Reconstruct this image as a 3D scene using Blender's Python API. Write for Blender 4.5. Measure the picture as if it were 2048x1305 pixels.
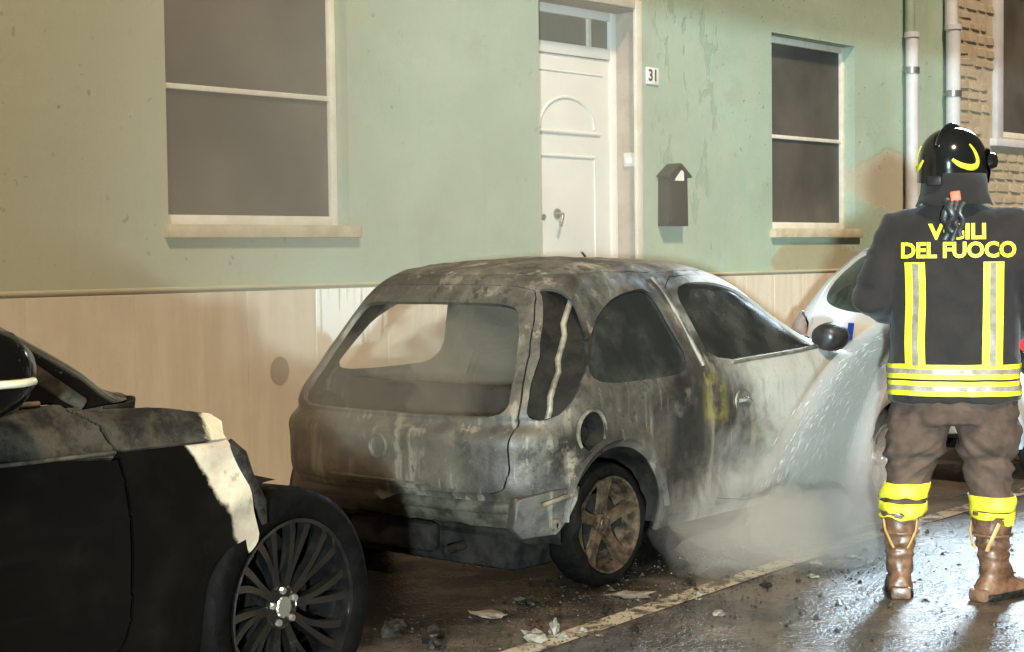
import bpy, bmesh, math, random
import numpy as np
from mathutils import Vector, Matrix, noise as mnoise
from mathutils.bvhtree import BVHTree
random.seed(7); np.random.seed(7)
R = math.radians
scene = bpy.context.scene
for o in list(bpy.data.objects): bpy.data.objects.remove(o)
COL = scene.collection

# ------------------------------------------------------------------ camera
cam = bpy.data.cameras.new('camera'); camo = bpy.data.objects.new('camera', cam); COL.objects.link(camo)
YAW, PITCH, ROLL = R(42.43), R(2.536), R(0.7)
fh = Vector((math.cos(YAW), math.sin(YAW), 0)); rt = Vector((math.sin(YAW), -math.cos(YAW), 0)); up = Vector((0, 0, 1))
F = fh*math.cos(PITCH) - up*math.sin(PITCH); U = fh*math.sin(PITCH) + up*math.cos(PITCH)
c_, s_ = math.cos(ROLL), math.sin(ROLL)
Rr = rt*c_ - U*s_; Ur = U*c_ + rt*s_
m = Matrix((Rr, Ur, -F)).transposed().to_4x4(); m.translation = Vector((0, 0, 1.40)); camo.matrix_world = m
cam.sensor_fit = 'HORIZONTAL'; cam.sensor_width = 36.0; cam.lens = 36.0*3200/2048
cam.clip_start = 0.05; cam.clip_end = 500
scene.camera = camo

# ------------------------------------------------------------------ night sky
w = bpy.data.worlds.new('World'); scene.world = w; w.use_nodes = True
nt = w.node_tree; bg = nt.nodes['Background']
sky = nt.nodes.new('ShaderNodeTexSky'); sky.sky_type = 'NISHITA'; sky.sun_disc = False
sky.sun_elevation = R(-4); sky.sun_rotation = R(200)
mix = nt.nodes.new('ShaderNodeMixRGB'); mix.inputs[0].default_value = 0.75
nt.links.new(sky.outputs[0], mix.inputs[1]); mix.inputs[2].default_value = (1.0, 0.80, 0.58, 1)
nt.links.new(mix.outputs[0], bg.inputs[0]); bg.inputs[1].default_value = 0.10

# ------------------------------------------------------------------ lamps
# warm street lighting from behind the camera
sun = bpy.data.lights.new('street_light_glow', 'SUN'); sun.energy = 3.8; sun.angle = R(6); sun.color = (1.0, 0.80, 0.55)
so = bpy.data.objects.new('street_light_glow', sun); COL.objects.link(so)
so.rotation_euler = Vector((0.42, 0.62, -0.80)).to_track_quat('-Z', 'Y').to_euler()
# cold headlight of the fire engine standing behind the photographer
hl = bpy.data.lights.new('fire_engine_headlight', 'SPOT'); hl.energy = 13500; hl.color = (0.74, 0.96, 1.0)
hl.spot_size = R(42); hl.spot_blend = 0.95; hl.shadow_soft_size = 0.12
ho = bpy.data.objects.new('fire_engine_headlight', hl); COL.objects.link(ho)
HP = Vector((-4.2, -3.0, 1.35)); ho.location = HP
ho.rotation_euler = (Vector((13.5, 7.2, 1.2))-HP).to_track_quat('-Z', 'Y').to_euler()
hl.use_nodes = True; ln = hl.node_tree; em = ln.nodes['Emission']
g = ln.nodes.new('ShaderNodeNewGeometry'); sx = ln.nodes.new('ShaderNodeSeparateXYZ')
ln.links.new(g.outputs['Incoming'], sx.inputs[0])
dv = ln.nodes.new('ShaderNodeMath'); dv.operation = 'DIVIDE'
ln.links.new(sx.outputs[2], dv.inputs[0]); ln.links.new(sx.outputs[1], dv.inputs[1])   # rise per metre toward the wall
cut = ln.nodes.new('ShaderNodeMapRange'); cut.interpolation_type = 'SMOOTHSTEP'
e0 = (3.19-HP.z)/(7.2-HP.y)
cut.inputs[1].default_value = e0-0.006; cut.inputs[2].default_value = e0+0.006; cut.inputs[3].default_value = 1.0; cut.inputs[4].default_value = 0.12
ln.links.new(dv.outputs[0], cut.inputs[0])
low = ln.nodes.new('ShaderNodeMapRange'); low.interpolation_type = 'SMOOTHSTEP'     # dipped beam: brightest below the lamp's own height
low.inputs[1].default_value = -0.02; low.inputs[2].default_value = 0.004; low.inputs[3].default_value = 1.15; low.inputs[4].default_value = 1.0
ln.links.new(dv.outputs[0], low.inputs[0]); mu = ln.nodes.new('ShaderNodeMath'); mu.operation = 'MULTIPLY'
ln.links.new(cut.outputs[0], mu.inputs[0]); ln.links.new(low.outputs[0], mu.inputs[1]); ln.links.new(mu.outputs[0], em.inputs['Strength'])
# second blue-white scene lamp further down the street (its reflection lies on the wet road)
al = bpy.data.lights.new('scene_lamp', 'AREA'); al.shape = 'RECTANGLE'; al.size = 1.5; al.size_y = 1.3; al.spread = R(34); al.energy = 42; al.color = (0.66, 0.85, 1.0)
ao = bpy.data.objects.new('scene_lamp', al); COL.objects.link(ao); ao.location = (13.2, 5.7, 4.3)
ao.rotation_euler = (Vector((5.9, 2.5, 0))-ao.location).to_track_quat('-Z', 'Y').to_euler()

vs = scene.view_settings; vs.view_transform = 'Standard'; vs.look = 'None'; vs.exposure = 0.0; vs.gamma = 1.0; vs.use_curve_mapping = False
scene.cycles.use_denoising = True; scene.cycles.denoising_prefilter = 'ACCURATE'
scene.cycles.volume_step_rate = 1.0; scene.cycles.volume_max_steps = 128
scene.cycles.max_bounces = 5; scene.cycles.diffuse_bounces = 3; scene.cycles.glossy_bounces = 3; scene.cycles.transmission_bounces = 3; scene.cycles.volume_bounces = 1; scene.cycles.transparent_max_bounces = 8
scene.cycles.use_adaptive_sampling = True; scene.cycles.adaptive_threshold = 0.03; scene.cycles.adaptive_min_samples = 16
scene.cycles.caustics_reflective = False; scene.cycles.caustics_refractive = False

# ================================================================== materials
def node(nt, typ, **kw):
    n = nt.nodes.new(typ)
    for k, v in kw.items(): setattr(n, k, v)
    return n
class NT:
    """tiny wrapper to write node trees tersely"""
    def __init__(s, name):
        s.m = bpy.data.materials.new(name); s.m.use_nodes = True; s.nt = s.m.node_tree
        s.b = s.nt.nodes['Principled BSDF']; s.out = s.nt.nodes['Material Output']
        s.tc = s.nt.nodes.new('ShaderNodeTexCoord')
    def link(s, a, b): s.nt.links.new(a, b)
    def map(s, scale=(1, 1, 1), loc=(0, 0, 0)):
        n = s.nt.nodes.new('ShaderNodeMapping'); n.inputs['Scale'].default_value = scale; n.inputs['Location'].default_value = loc
        s.link(s.tc.outputs['Object'], n.inputs[0]); return n.outputs[0]
    def noise(s, scale=5, detail=6, rough=.6, vec=None, dist=0):
        n = s.nt.nodes.new('ShaderNodeTexNoise'); n.inputs['Scale'].default_value = scale; n.inputs['Detail'].default_value = detail
        n.inputs['Roughness'].default_value = rough; n.inputs['Distortion'].default_value = dist
        s.link(vec if vec is not None else s.tc.outputs['Object'], n.inputs['Vector']); return n.outputs[0]
    def ramp(s, fac, stops):
        n = s.nt.nodes.new('ShaderNodeValToRGB'); el = n.color_ramp.elements
        for i, (p, c) in enumerate(stops):
            e = el[i] if i < 2 else el.new(p)
            e.position = p; e.color = (c, c, c, 1) if isinstance(c, (int, float)) else (*c, 1)
        s.link(fac, n.inputs[0]); return n.outputs[0]
    def mix(s, fac, a, b, mode='MIX'):
        n = s.nt.nodes.new('ShaderNodeMixRGB'); n.blend_type = mode
        for i, v in ((0, fac), (1, a), (2, b)):
            if isinstance(v, (int, float)): n.inputs[i].default_value = v if i == 0 else (v, v, v, 1)
            elif isinstance(v, tuple): n.inputs[i].default_value = (*v, 1)
            else: s.link(v, n.inputs[i])
        return n.outputs[0]
    def math(s, op, a, b=0.0, clamp=False):
        n = s.nt.nodes.new('ShaderNodeMath'); n.operation = op; n.use_clamp = clamp
        for i, v in ((0, a), (1, b)):
            if isinstance(v, (int, float)): n.inputs[i].default_value = v
            else: s.link(v, n.inputs[i])
        return n.outputs[0]
    def rng(s, v, a, b, c=0., d=1.):
        n = s.nt.nodes.new('ShaderNodeMapRange'); n.interpolation_type = 'SMOOTHSTEP'
        s.link(v, n.inputs[0])
        for i, q in enumerate((a, b, c, d)): n.inputs[i+1].default_value = q
        return n.outputs[0]
    def xyz(s, vec=None):
        n = s.nt.nodes.new('ShaderNodeSeparateXYZ'); s.link(vec if vec is not None else s.tc.outputs['Object'], n.inputs[0]); return n.outputs
    def blob(s, cx, cz, rx, rz, wob=.35, sc=3.):
        """soft patch at a place on a wall (x, z), for wear and painted light"""
        x, y, z = s.xyz()
        a = s.math('DIVIDE', s.math('SUBTRACT', x, cx), rx); b = s.math('DIVIDE', s.math('SUBTRACT', z, cz), rz)
        d = s.math('SQRT', s.math('ADD', s.math('MULTIPLY', a, a), s.math('MULTIPLY', b, b)))
        d = s.math('ADD', d, s.math('MULTIPLY', s.math('SUBTRACT', s.noise(sc, 5, .65), .5), wob*4))
        return s.rng(d, 1.08, .92)
    def bump(s, h, strength=.3, dist=.01):
        n = s.nt.nodes.new('ShaderNodeBump'); n.inputs['Strength'].default_value = strength; n.inputs['Distance'].default_value = dist
        s.link(h, n.inputs['Height']); s.link(n.outputs[0], s.b.inputs['Normal'])
    def col(s, c):
        if isinstance(c, tuple): s.b.inputs['Base Color'].default_value = (*c, 1)
        else: s.link(c, s.b.inputs['Base Color'])
    def rough(s, v):
        if isinstance(v, (int, float)): s.b.inputs['Roughness'].default_value = v
        else: s.link(v, s.b.inputs['Roughness'])
    def metal(s, v): s.b.inputs['Metallic'].default_value = v

def pm(name, c1, c2, scale=6, rough=(.5, .7), bump=.0, bscale=40, metal=0., detail=6, coat=0., spec=.5):
    t = NT(name); n = t.noise(scale, detail, .65); t.b.inputs['Specular IOR Level'].default_value = spec
    t.col(t.mix(t.rng(n, .32, .68), c1, c2)); t.rough(t.rng(n, .3, .7, rough[0], rough[1])); t.metal(metal)
    if bump: t.bump(t.noise(bscale, 5, .6), bump, .004)
    if coat: t.b.inputs['Coat Weight'].default_value = coat; t.b.inputs['Coat Roughness'].default_value = .06
    return t.m

M = {}
# --- green plaster
t = NT('green_plaster')
n1 = t.noise(1.3, 8, .62); n2 = t.noise(9, 6, .7); n3 = t.noise(4, 6, .6, t.map((1, 1, .22)))
c = t.mix(t.rng(n1, .35, .65), (.335, .425, .345), (.385, .48, .395))
c = t.mix(t.math('MULTIPLY', t.rng(n3, .5, .75), .35), c, (.40, .43, .29))
c = t.mix(t.math('MULTIPLY', t.rng(n2, .60, .72), .35), c, (.28, .36, .27))
c = t.mix(t.math('MULTIPLY', t.blob(2.2, 2.2, 4.2, 2.4, .3, .9), .5), c, (.43, .41, .30))       # wide tan stretch at the left
peel = t.math('MULTIPLY', t.blob(9.9, 2.55, .42, .95, .30, 2.6), t.rng(t.noise(5.5, 4, .55, t.map((1.5, 1, .75))), .555, .60))
c = t.mix(t.math('MULTIPLY', peel, .5), c, (.23, .335, .26))
bare = t.math('MULTIPLY', t.blob(13.0, 2.02, .75, .26, .28, 2.2), 1.0)
c = t.mix(t.math('MULTIPLY', bare, .7), c, (.50, .42, .33))
scuff = t.blob(11.75, 1.33, .75, .14, .22, 2.4)
c = t.mix(t.math('MULTIPLY', scuff, .8), c, (.36, .31, .20))
st_ = t.noise(3.2, 7, .68, t.map((2.6, 1, .12)))
c = t.mix(t.math('MULTIPLY', t.rng(st_, .56, .72), .28), c, (.27, .27, .19))      # rain streaks
blo = t.noise(2.1, 9, .72, t.map((1, 1, 1), (5, 0, 3)))
c = t.mix(t.math('MULTIPLY', t.rng(blo, .54, .62), .22), c, (.47, .50, .41)); c = t.mix(t.math('MULTIPLY', t.rng(blo, .44, .36), .25), c, (.29, .31, .23))
gr = t.noise(55, 5, .75); c = t.mix(t.math('MULTIPLY', t.rng(gr, .52, .70), .30), c, (.23, .26, .20)); c = t.mix(t.math('MULTIPLY', t.rng(gr, .46, .34), .25), c, (.50, .54, .45))
spots = t.rng(t.noise(22, 2, .5), .71, .74)
c = t.mix(t.math('MULTIPLY', spots, .6), c, (.14, .17, .12))
t.col(c); t.rough(.85)
h = t.math('ADD', t.math('MULTIPLY', n2, .5), t.math('SUBTRACT', t.math('MULTIPLY', t.noise(60, 4, .6), .25), t.math('MULTIPLY', t.math('ADD', peel, bare), .5)))
t.bump(h, .34, .02); M['plaster'] = t.m
# --- stone dado
t = NT('dado_stone')
st = t.noise(5, 6, .65, t.map((2.2, 2.2, .18))); n2 = t.noise(2.2, 7, .6); n3 = t.noise(30, 4, .6)
c = t.mix(t.rng(st, .35, .68), (.62, .545, .445), (.72, .64, .535))
c = t.mix(t.math('MULTIPLY', t.rng(n2, .48, .66), .5), c, (.58, .48, .395))
c = t.mix(t.math('MULTIPLY', t.rng(n3, .62, .72), .35), c, (.26, .21, .155))
c = t.mix(t.math('MULTIPLY', t.blob(5.865, .752, .07, .085, .05, 8), .75), c, (.15, .095, .06))
t.col(c); t.rough(t.rng(n2, .3, .7, .45, .7)); t.bump(t.math('ADD', n3, st), .2, .006); M['dado'] = t.m
t = NT('dado_lit_patch')      # slab with the headlight's white patch painted into its colour
st = t.noise(10, 5, .6, t.map((3, 3, .15))); c = t.mix(t.rng(st, .52, .66), (.95, .97, .97), (.60, .55, .46)); c = t.mix(t.blob(6.45, 1.16, .36, .30, .18, 4), (.62, .51, .39), c); t.col(c); t.rough(.35); t.bump(st, .3, .006); M['lit_slab'] = t.m
M['cap'] = pm('dado_moulding', (.42, .40, .28), (.48, .46, .34), 5, (.7, .85), .4, 30)
M['trim'] = pm('pale_window_trim', (.62, .58, .50), (.72, .69, .62), 8, (.5, .7), .15, 40)
M['sill'] = pm('stone_sill', (.44, .38, .26), (.58, .51, .38), 9, (.6, .8), .4, 30)
t = NT('dark_insect_screen'); n = t.noise(1.1, 5, .55); g_ = t.noise(70, 4, .7); c = t.mix(t.rng(n, .32, .70), (.058, .052, .050), (.125, .115, .10)); c = t.mix(t.math('MULTIPLY', t.rng(g_, .5, .7), .35), c, (.05, .046, .042)); t.col(c); t.rough(.6); t.bump(g_, .15, .003); M['screen'] = t.m
M['reveal'] = pm('door_reveal_plaster', (.36, .30, .25), (.46, .40, .36), 6, (.7, .85), .4, 25)
M['doorwhite'] = pm('white_door_paint', (.70, .71, .70), (.76, .77, .76), 3, (.35, .5), .08, 60)
M['pane'] = pm('transom_glass', (.13, .13, .115), (.17, .17, .145), 2, (.15, .25))
M['brass'] = pm('tarnished_metal', (.30, .29, .27), (.42, .41, .39), 20, (.3, .5), 0, 40, .8)
M['black'] = pm('black_painted_metal', (.018, .017, .017), (.032, .03, .03), 14, (.4, .6), .2, 60)
M['paper'] = pm('white_paper', (.80, .80, .79), (.86, .86, .85), 5, (.6, .7))
M['ink'] = pm('black_ink', (.015, .015, .015), (.03, .03, .03), 5, (.5, .6))
M['pipe'] = pm('lilac_white_pipe', (.55, .55, .60), (.64, .64, .68), 5, (.4, .6), .1, 30)
M['pipe_green'] = pm('green_painted_pipe', (.26, .33, .25), (.32, .39, .30), 5, (.5, .7), .1, 30)
M['mortar'] = pm('sandy_mortar', (.40, .33, .235), (.50, .42, .31), 7, (.85, .95), .8, 22)
t = NT('rubble_stone')
oi = t.nt.nodes.new('ShaderNodeObjectInfo'); n = t.noise(14, 6, .7)
c = t.mix(oi.outputs['Random'], (.50, .41, .29), (.62, .52, .39)); c = t.mix(t.math('MULTIPLY', t.rng(n, .5, .68), .7), c, (.30, .225, .15))
t.col(c); t.rough(.9); t.bump(n, .7, .02); M['stone'] = t.m

# --- wet road
t = NT('wet_asphalt')
big = t.noise(.55, 5, .55); mid = t.noise(3.2, 7, .62); fine = t.noise(85, 5, .7)
mud = t.rng(mid, .40, .66)
c = t.mix(mud, (.052, .045, .039), (.135, .106, .082))
c = t.mix(t.math('MULTIPLY', t.rng(t.noise(1.1, 5, .6), .5, .7), .55), c, (.165, .128, .097))
c = t.mix(t.math('MULTIPLY', t.rng(fine, .55, .75), .5), c, (.17, .15, .125))
soot = t.blob(0, 0, 1, 1)   # placeholder, replaced below by the soot and shade patch
x, y, z = t.xyz()
a = t.math('DIVIDE', t.math('SUBTRACT', x, 5.3), 2.5); b = t.math('DIVIDE', t.math('SUBTRACT', y, 4.95), .92)
d = t.math('ADD', t.math('SQRT', t.math('ADD', t.math('MULTIPLY', a, a), t.math('MULTIPLY', b, b))), t.math('MULTIPLY', t.math('SUBTRACT', t.noise(4, 6, .6), .5), .9))
c = t.mix(t.rng(d, 1.15, .75), c, (.010, .009, .008))       # burnt oil and soot between the cars, plus painted shade under the wreck
t.col(c)
wet = t.rng(t.math('ADD', big, t.math('MULTIPLY', mid, .35)), .50, .78)
t.rough(t.math('ADD', t.math('MULTIPLY', wet, .30), .07))
t.b.inputs['Specular IOR Level'].default_value = .5
rip = t.noise(9, 4, .55, t.map((1, 1.6, 1)))
vor = t.nt.nodes.new('ShaderNodeTexVoronoi'); vor.inputs['Scale'].default_value = 70; t.link(t.tc.outputs['Object'], vor.inputs['Vector'])
h = t.math('ADD', t.math('MULTIPLY', rip, .8), t.math('ADD', t.math('MULTIPLY', fine, .45), t.math('MULTIPLY', vor.outputs[0], .45)))
t.bump(h, .42, .02); M['road'] = t.m
t = NT('worn_road_paint'); n = t.noise(7, 7, .7); c = t.mix(t.rng(n, .40, .56), (.07, .055, .042), (.42, .35, .25)); t.col(c); t.rough(t.rng(n, .3, .7, .15, .4)); t.bump(t.noise(60, 4, .6), .4, .01); M['line'] = t.m
M['pave'] = pm('pavement_concrete', (.16, .14, .12), (.25, .22, .19), 5, (.35, .7), .5, 40)

# --- burnt city car
def burnt(name, paint_from, paint_to, light=1.0):
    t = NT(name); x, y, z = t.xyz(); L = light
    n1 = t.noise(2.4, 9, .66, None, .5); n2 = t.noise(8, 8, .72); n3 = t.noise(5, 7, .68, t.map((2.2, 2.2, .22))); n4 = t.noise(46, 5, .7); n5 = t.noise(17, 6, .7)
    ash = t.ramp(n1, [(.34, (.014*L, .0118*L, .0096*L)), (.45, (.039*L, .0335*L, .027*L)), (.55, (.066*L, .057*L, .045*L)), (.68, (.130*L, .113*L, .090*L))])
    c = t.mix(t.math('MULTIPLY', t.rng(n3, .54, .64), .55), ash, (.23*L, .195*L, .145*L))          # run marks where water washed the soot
    c = t.mix(t.math('MULTIPLY', t.rng(n3, .44, .36), .6), c, (.014, .012, .010))
    c = t.mix(t.math('MULTIPLY', t.rng(n2, .57, .61), .7), c, (.018, .015, .012))                  # crisp soot blotches
    c = t.mix(t.math('MULTIPLY', t.rng(t.noise(6, 8, .75, t.map((1, 1, 1), (7, 3, 1))), .59, .65), .32), c, (.15, .08, .042))   # rust
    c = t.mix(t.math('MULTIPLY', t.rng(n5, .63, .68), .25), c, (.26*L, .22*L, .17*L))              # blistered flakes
    pt = t.mix(t.math('MULTIPLY', t.rng(n3, .48, .70), .6), (.40, .39, .355), (.27, .245, .20))
    pt = t.mix(t.math('MULTIPLY', t.rng(n2, .60, .70), .2), pt, (.14, .12, .095))
    f = t.rng(t.math('ADD', x, t.math('MULTIPLY', t.math('SUBTRACT', n1, .5), 1.8)), paint_from, paint_to)
    c = t.mix(f, c, pt)
    yel = t.math('MULTIPLY', t.rng(t.math('ABSOLUTE', t.math('SUBTRACT', x, .80)), .12, .04), t.math('MULTIPLY', t.rng(t.math('ABSOLUTE', t.math('SUBTRACT', z, .74)), .14, .06), t.rng(n2, .35, .65)))
    c = t.mix(t.math('MULTIPLY', yel, .75), c, (.26, .215, .04))
    sootp = t.math('MULTIPLY', t.rng(t.math('ABSOLUTE', t.math('SUBTRACT', x, .56)), .15, .05), t.math('MULTIPLY', t.rng(z, .92, .84), t.rng(t.noise(4.5, 7, .65), .44, .54)))
    c = t.mix(sootp, c, (.014, .012, .010))
    fs = t.math('MULTIPLY', t.rng(t.math('ABSOLUTE', t.math('ADD', x, .22)), .20, .09), t.math('MULTIPLY', t.rng(t.math('ABSOLUTE', t.math('SUBTRACT', z, .57)), .17, .07), t.rng(t.noise(5, 7, .65), .38, .50)))
    c = t.mix(fs, c, (.012, .010, .008))
    c = t.mix(t.math('MULTIPLY', t.rng(n4, .58, .70), .4), c, (.03, .025, .02))
    t.col(c); t.rough(t.mix(f, t.rng(n2, .3, .7, .38, .80), .42)); t.b.inputs['Metallic'].default_value = .12
    t.bump(t.math('ADD', t.math('MULTIPLY', n5, .6), t.math('MULTIPLY', n4, .4)), .45, .010)
    return t.m
M['burnt'] = burnt('burnt_bodywork', .70, 1.45)
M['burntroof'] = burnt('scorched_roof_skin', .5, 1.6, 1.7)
M['ashmetal'] = pm('bare_scorched_steel', (.07, .06, .046), (.26, .225, .17), 11, (.4, .65), .4, 40, .25)
M['scorch'] = pm('dark_scorched_steel', (.020, .017, .014), (.085, .07, .05), 9, (.45, .75), .5, 40, .1)
M['soot'] = pm('soot_black', (.005, .0045, .004), (.018, .015, .012), 9, (.6, .9), .6, 40, spec=.12)
M['rustrim'] = pm('burnt_alloy', (.014, .010, .008), (.085, .055, .030), 20, (.35, .7), .5, 50, .35)
M['silverrim'] = pm('silver_alloy', (.55, .57, .60), (.68, .70, .72), 9, (.22, .35), 0, 40, .7)
M['burnttyre'] = pm('burnt_tyre', (.003, .0027, .0024), (.0045, .004, .0035), 22, (.5, .85), .6, 60, spec=.05)
M['tyre'] = pm('tyre_rubber', (.014, .014, .014), (.026, .025, .024), 20, (.45, .7), .3, 80, spec=.2)
t = NT('sooty_glass'); n = t.noise(3.2, 6, .6); c = t.mix(t.rng(n, .42, .8), (.014, .015, .014), (.055, .054, .046)); t.col(c); t.rough(t.rng(n, .3, .7, .08, .35)); M['sootglass'] = t.m
M['rubber'] = pm('black_plastic', (.014, .013, .013), (.03, .028, .027), 14, (.3, .5), .15, 80)
# --- black suv
t = NT('black_car_paint'); n = t.noise(5, 7, .65); c = t.mix(t.rng(n, .5, .75), (.0025, .0025, .0025), (.006, .0055, .005)); t.col(c); t.rough(t.rng(n, .35, .7, .10, .22)); t.bump(t.rng(t.noise(90, 3, .6), .62, .70), .25, .006); M['blackpaint'] = t.m
t = NT('half_burnt_wing'); x, y, z = t.xyz(); n = t.noise(7, 7, .65)
edge = t.math('ADD', t.math('ADD', x, t.math('MULTIPLY', z, .68)), t.math('MULTIPLY', t.math('SUBTRACT', n, .5), .10))   # paint blistered off in front of a ragged diagonal
f = t.rng(edge, .232, .250)
up_ = t.math('MULTIPLY', t.rng(z, .875, .885), t.rng(t.math('ADD', x, t.math('MULTIPLY', t.math('SUBTRACT', n, .5), .05)), -.285, -.27))
f = t.math('MAXIMUM', t.math('MULTIPLY', f, t.rng(z, .895, .885)), up_)
cream = t.mix(t.rng(n, .35, .65), (.47, .39, .28), (.33, .25, .19)); cream = t.mix(t.math('MULTIPLY', t.rng(t.noise(22, 6, .7), .56, .66), .5), cream, (.12, .09, .065))
c = t.mix(f, t.mix(t.rng(n, .45, .6), (.0028, .0025, .0022), (.0042, .0035, .003)), cream)
t.col(c); t.rough(t.mix(f, .26, .75)); t.bump(t.math('ADD', t.math('MULTIPLY', n, .5), t.math('MULTIPLY', t.rng(t.noise(75, 3, .6), .60, .70), .5)), .22, .008); t.b.inputs['Specular IOR Level'].default_value = .3; M['wing'] = t.m
t = NT('scorched_bonnet'); n = t.noise(8, 7, .7); x, y, z = t.xyz()
c = t.mix(t.rng(n, .38, .62), (.012, .010, .008), (.050, .042, .031))
f = t.rng(t.math('ADD', x, t.math('MULTIPLY', t.math('SUBTRACT', n, .5), .12)), -.285, -.265)
c = t.mix(f, c, t.mix(t.rng(n, .35, .65), (.50, .41, .27), (.38, .30, .20))); t.col(c); t.rough(.6); t.bump(n, .5, .02); t.b.inputs['Specular IOR Level'].default_value = .25; M['bonnet'] = t.m
M['darkglass'] = pm('dark_glass', (.008, .009, .009), (.016, .017, .016), 3, (.05, .10))
M['blackrim'] = pm('gloss_black_alloy', (.004, .004, .004), (.010, .009, .008), 12, (.05, .14), .05, 60, .0, 6, 1., .9)
M['chrome'] = pm('bright_metal', (.72, .70, .64), (.80, .78, .72), 12, (.15, .3), 0, 40, .9)
M['amber'] = pm('pale_indicator_lens', (.70, .62, .42), (.78, .70, .50), 9, (.2, .3))
# --- white car
M['whitepaint'] = pm('cold_tinted_white_paint', (.66, .76, .95), (.70, .80, .97), 2, (.16, .26), 0, 40, 0, 4, .6)  # white paint with the cold light's blue put into the colour
M['rearglass'] = pm('rear_window_glass', (.030, .045, .045), (.05, .07, .068), 2, (.04, .10))
M['redlens'] = pm('red_lamp_lens', (.42, .02, .03), (.55, .035, .04), 9, (.12, .2))
M['greylens'] = pm('smoky_lamp_lens', (.30, .25, .27), (.42, .36, .38), 9, (.12, .2))
M['blueband'] = pm('blue_plate_band', (.01, .06, .55), (.015, .08, .62), 9, (.35, .5))
# --- firefighter
t = NT('dark_turnout_cloth'); n = t.noise(7, 6, .6); wv = t.noise(240, 2, .5); c = t.mix(t.rng(n, .35, .7), (.007, .0043, .0036), (.016, .0102, .0088)); t.col(c); t.rough(.92); t.bump(t.math('ADD', wv, t.math('MULTIPLY', n, .6)), .35, .004); t.b.inputs['Sheen Weight'].default_value = .1; M['jacket'] = t.m
t = NT('brown_trouser_cloth'); n = t.noise(6, 7, .65); wv = t.noise(220, 2, .5); c = t.mix(t.rng(n, .35, .68), (.044, .025, .017), (.092, .053, .037)); t.col(c); t.rough(.9); t.bump(t.math('ADD', wv, n), .35, .004); M['trouser'] = t.m
M['yellow'] = pm('fluorescent_yellow_tape', (.66, .58, .02), (.78, .70, .045), 22, (.5, .7), .2, 90)
M['silver'] = pm('grey_reflective_tape', (.19, .155, .12), (.28, .235, .185), 30, (.35, .55), .2, 120)
t = NT('brown_boot_leather'); n = t.noise(12, 7, .7); c = t.mix(t.rng(n, .35, .68), (.075, .036, .020), (.20, .105, .062)); t.col(c); t.rough(t.rng(n, .3, .7, .22, .5)); t.bump(n, .5, .008); M['boot'] = t.m
M['strap'] = pm('tan_leather_loop', (.42, .24, .08), (.52, .31, .12), 20, (.4, .6), .2, 60)
M['helmet'] = pm('gloss_black_helmet', (.006, .006, .006), (.010, .010, .010), 6, (.09, .15), 0, 40, 0, 4, .5)
M['red'] = pm('orange_red_tab', (.62, .09, .04), (.74, .14, .06), 12, (.5, .6), .2, 60)
M['skin'] = pm('skin', (.42, .26, .19), (.52, .33, .24), 8, (.45, .6), .1, 60)
M['hose'] = pm('dark_wet_hose', (.020, .016, .014), (.045, .036, .030), 18, (.12, .35), .5, 90)
M['debris'] = pm('charred_debris', (.10, .085, .065), (.22, .19, .15), 30, (.4, .8), .8, 40)
M['char'] = pm('black_char', (.006, .005, .0045), (.025, .020, .015), 30, (.3, .8), 1., 40, spec=.25)

# ================================================================== mesh helpers
def tag(o, label=None, cat=None, group=None, kind=None):
    if label: o['label'] = label
    if cat: o['category'] = cat
    if group: o['group'] = group
    if kind: o['kind'] = kind
    return o
def empty(name, loc=(0, 0, 0), rz=0.0):
    o = bpy.data.objects.new(name, None); o.empty_display_size = .1; COL.objects.link(o); o.location = loc; o.rotation_euler = (0, 0, rz); return o
def link_mesh(name, me, mat=None, parent=None):
    o = bpy.data.objects.new(name, me); COL.objects.link(o)
    if mat is not None:
        me.materials.clear(); me.materials.append(mat)
    if parent is not None: o.parent = parent
    return o
def smooth(me, ang=None):
    me.polygons.foreach_set('use_smooth', [True]*len(me.polygons))
    if ang is not None:
        bm = bmesh.new(); bm.from_mesh(me)
        for e in bm.edges:
            if len(e.link_faces) == 2 and e.calc_face_angle(0) > R(ang): e.smooth = False
        bm.to_mesh(me); bm.free()
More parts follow.
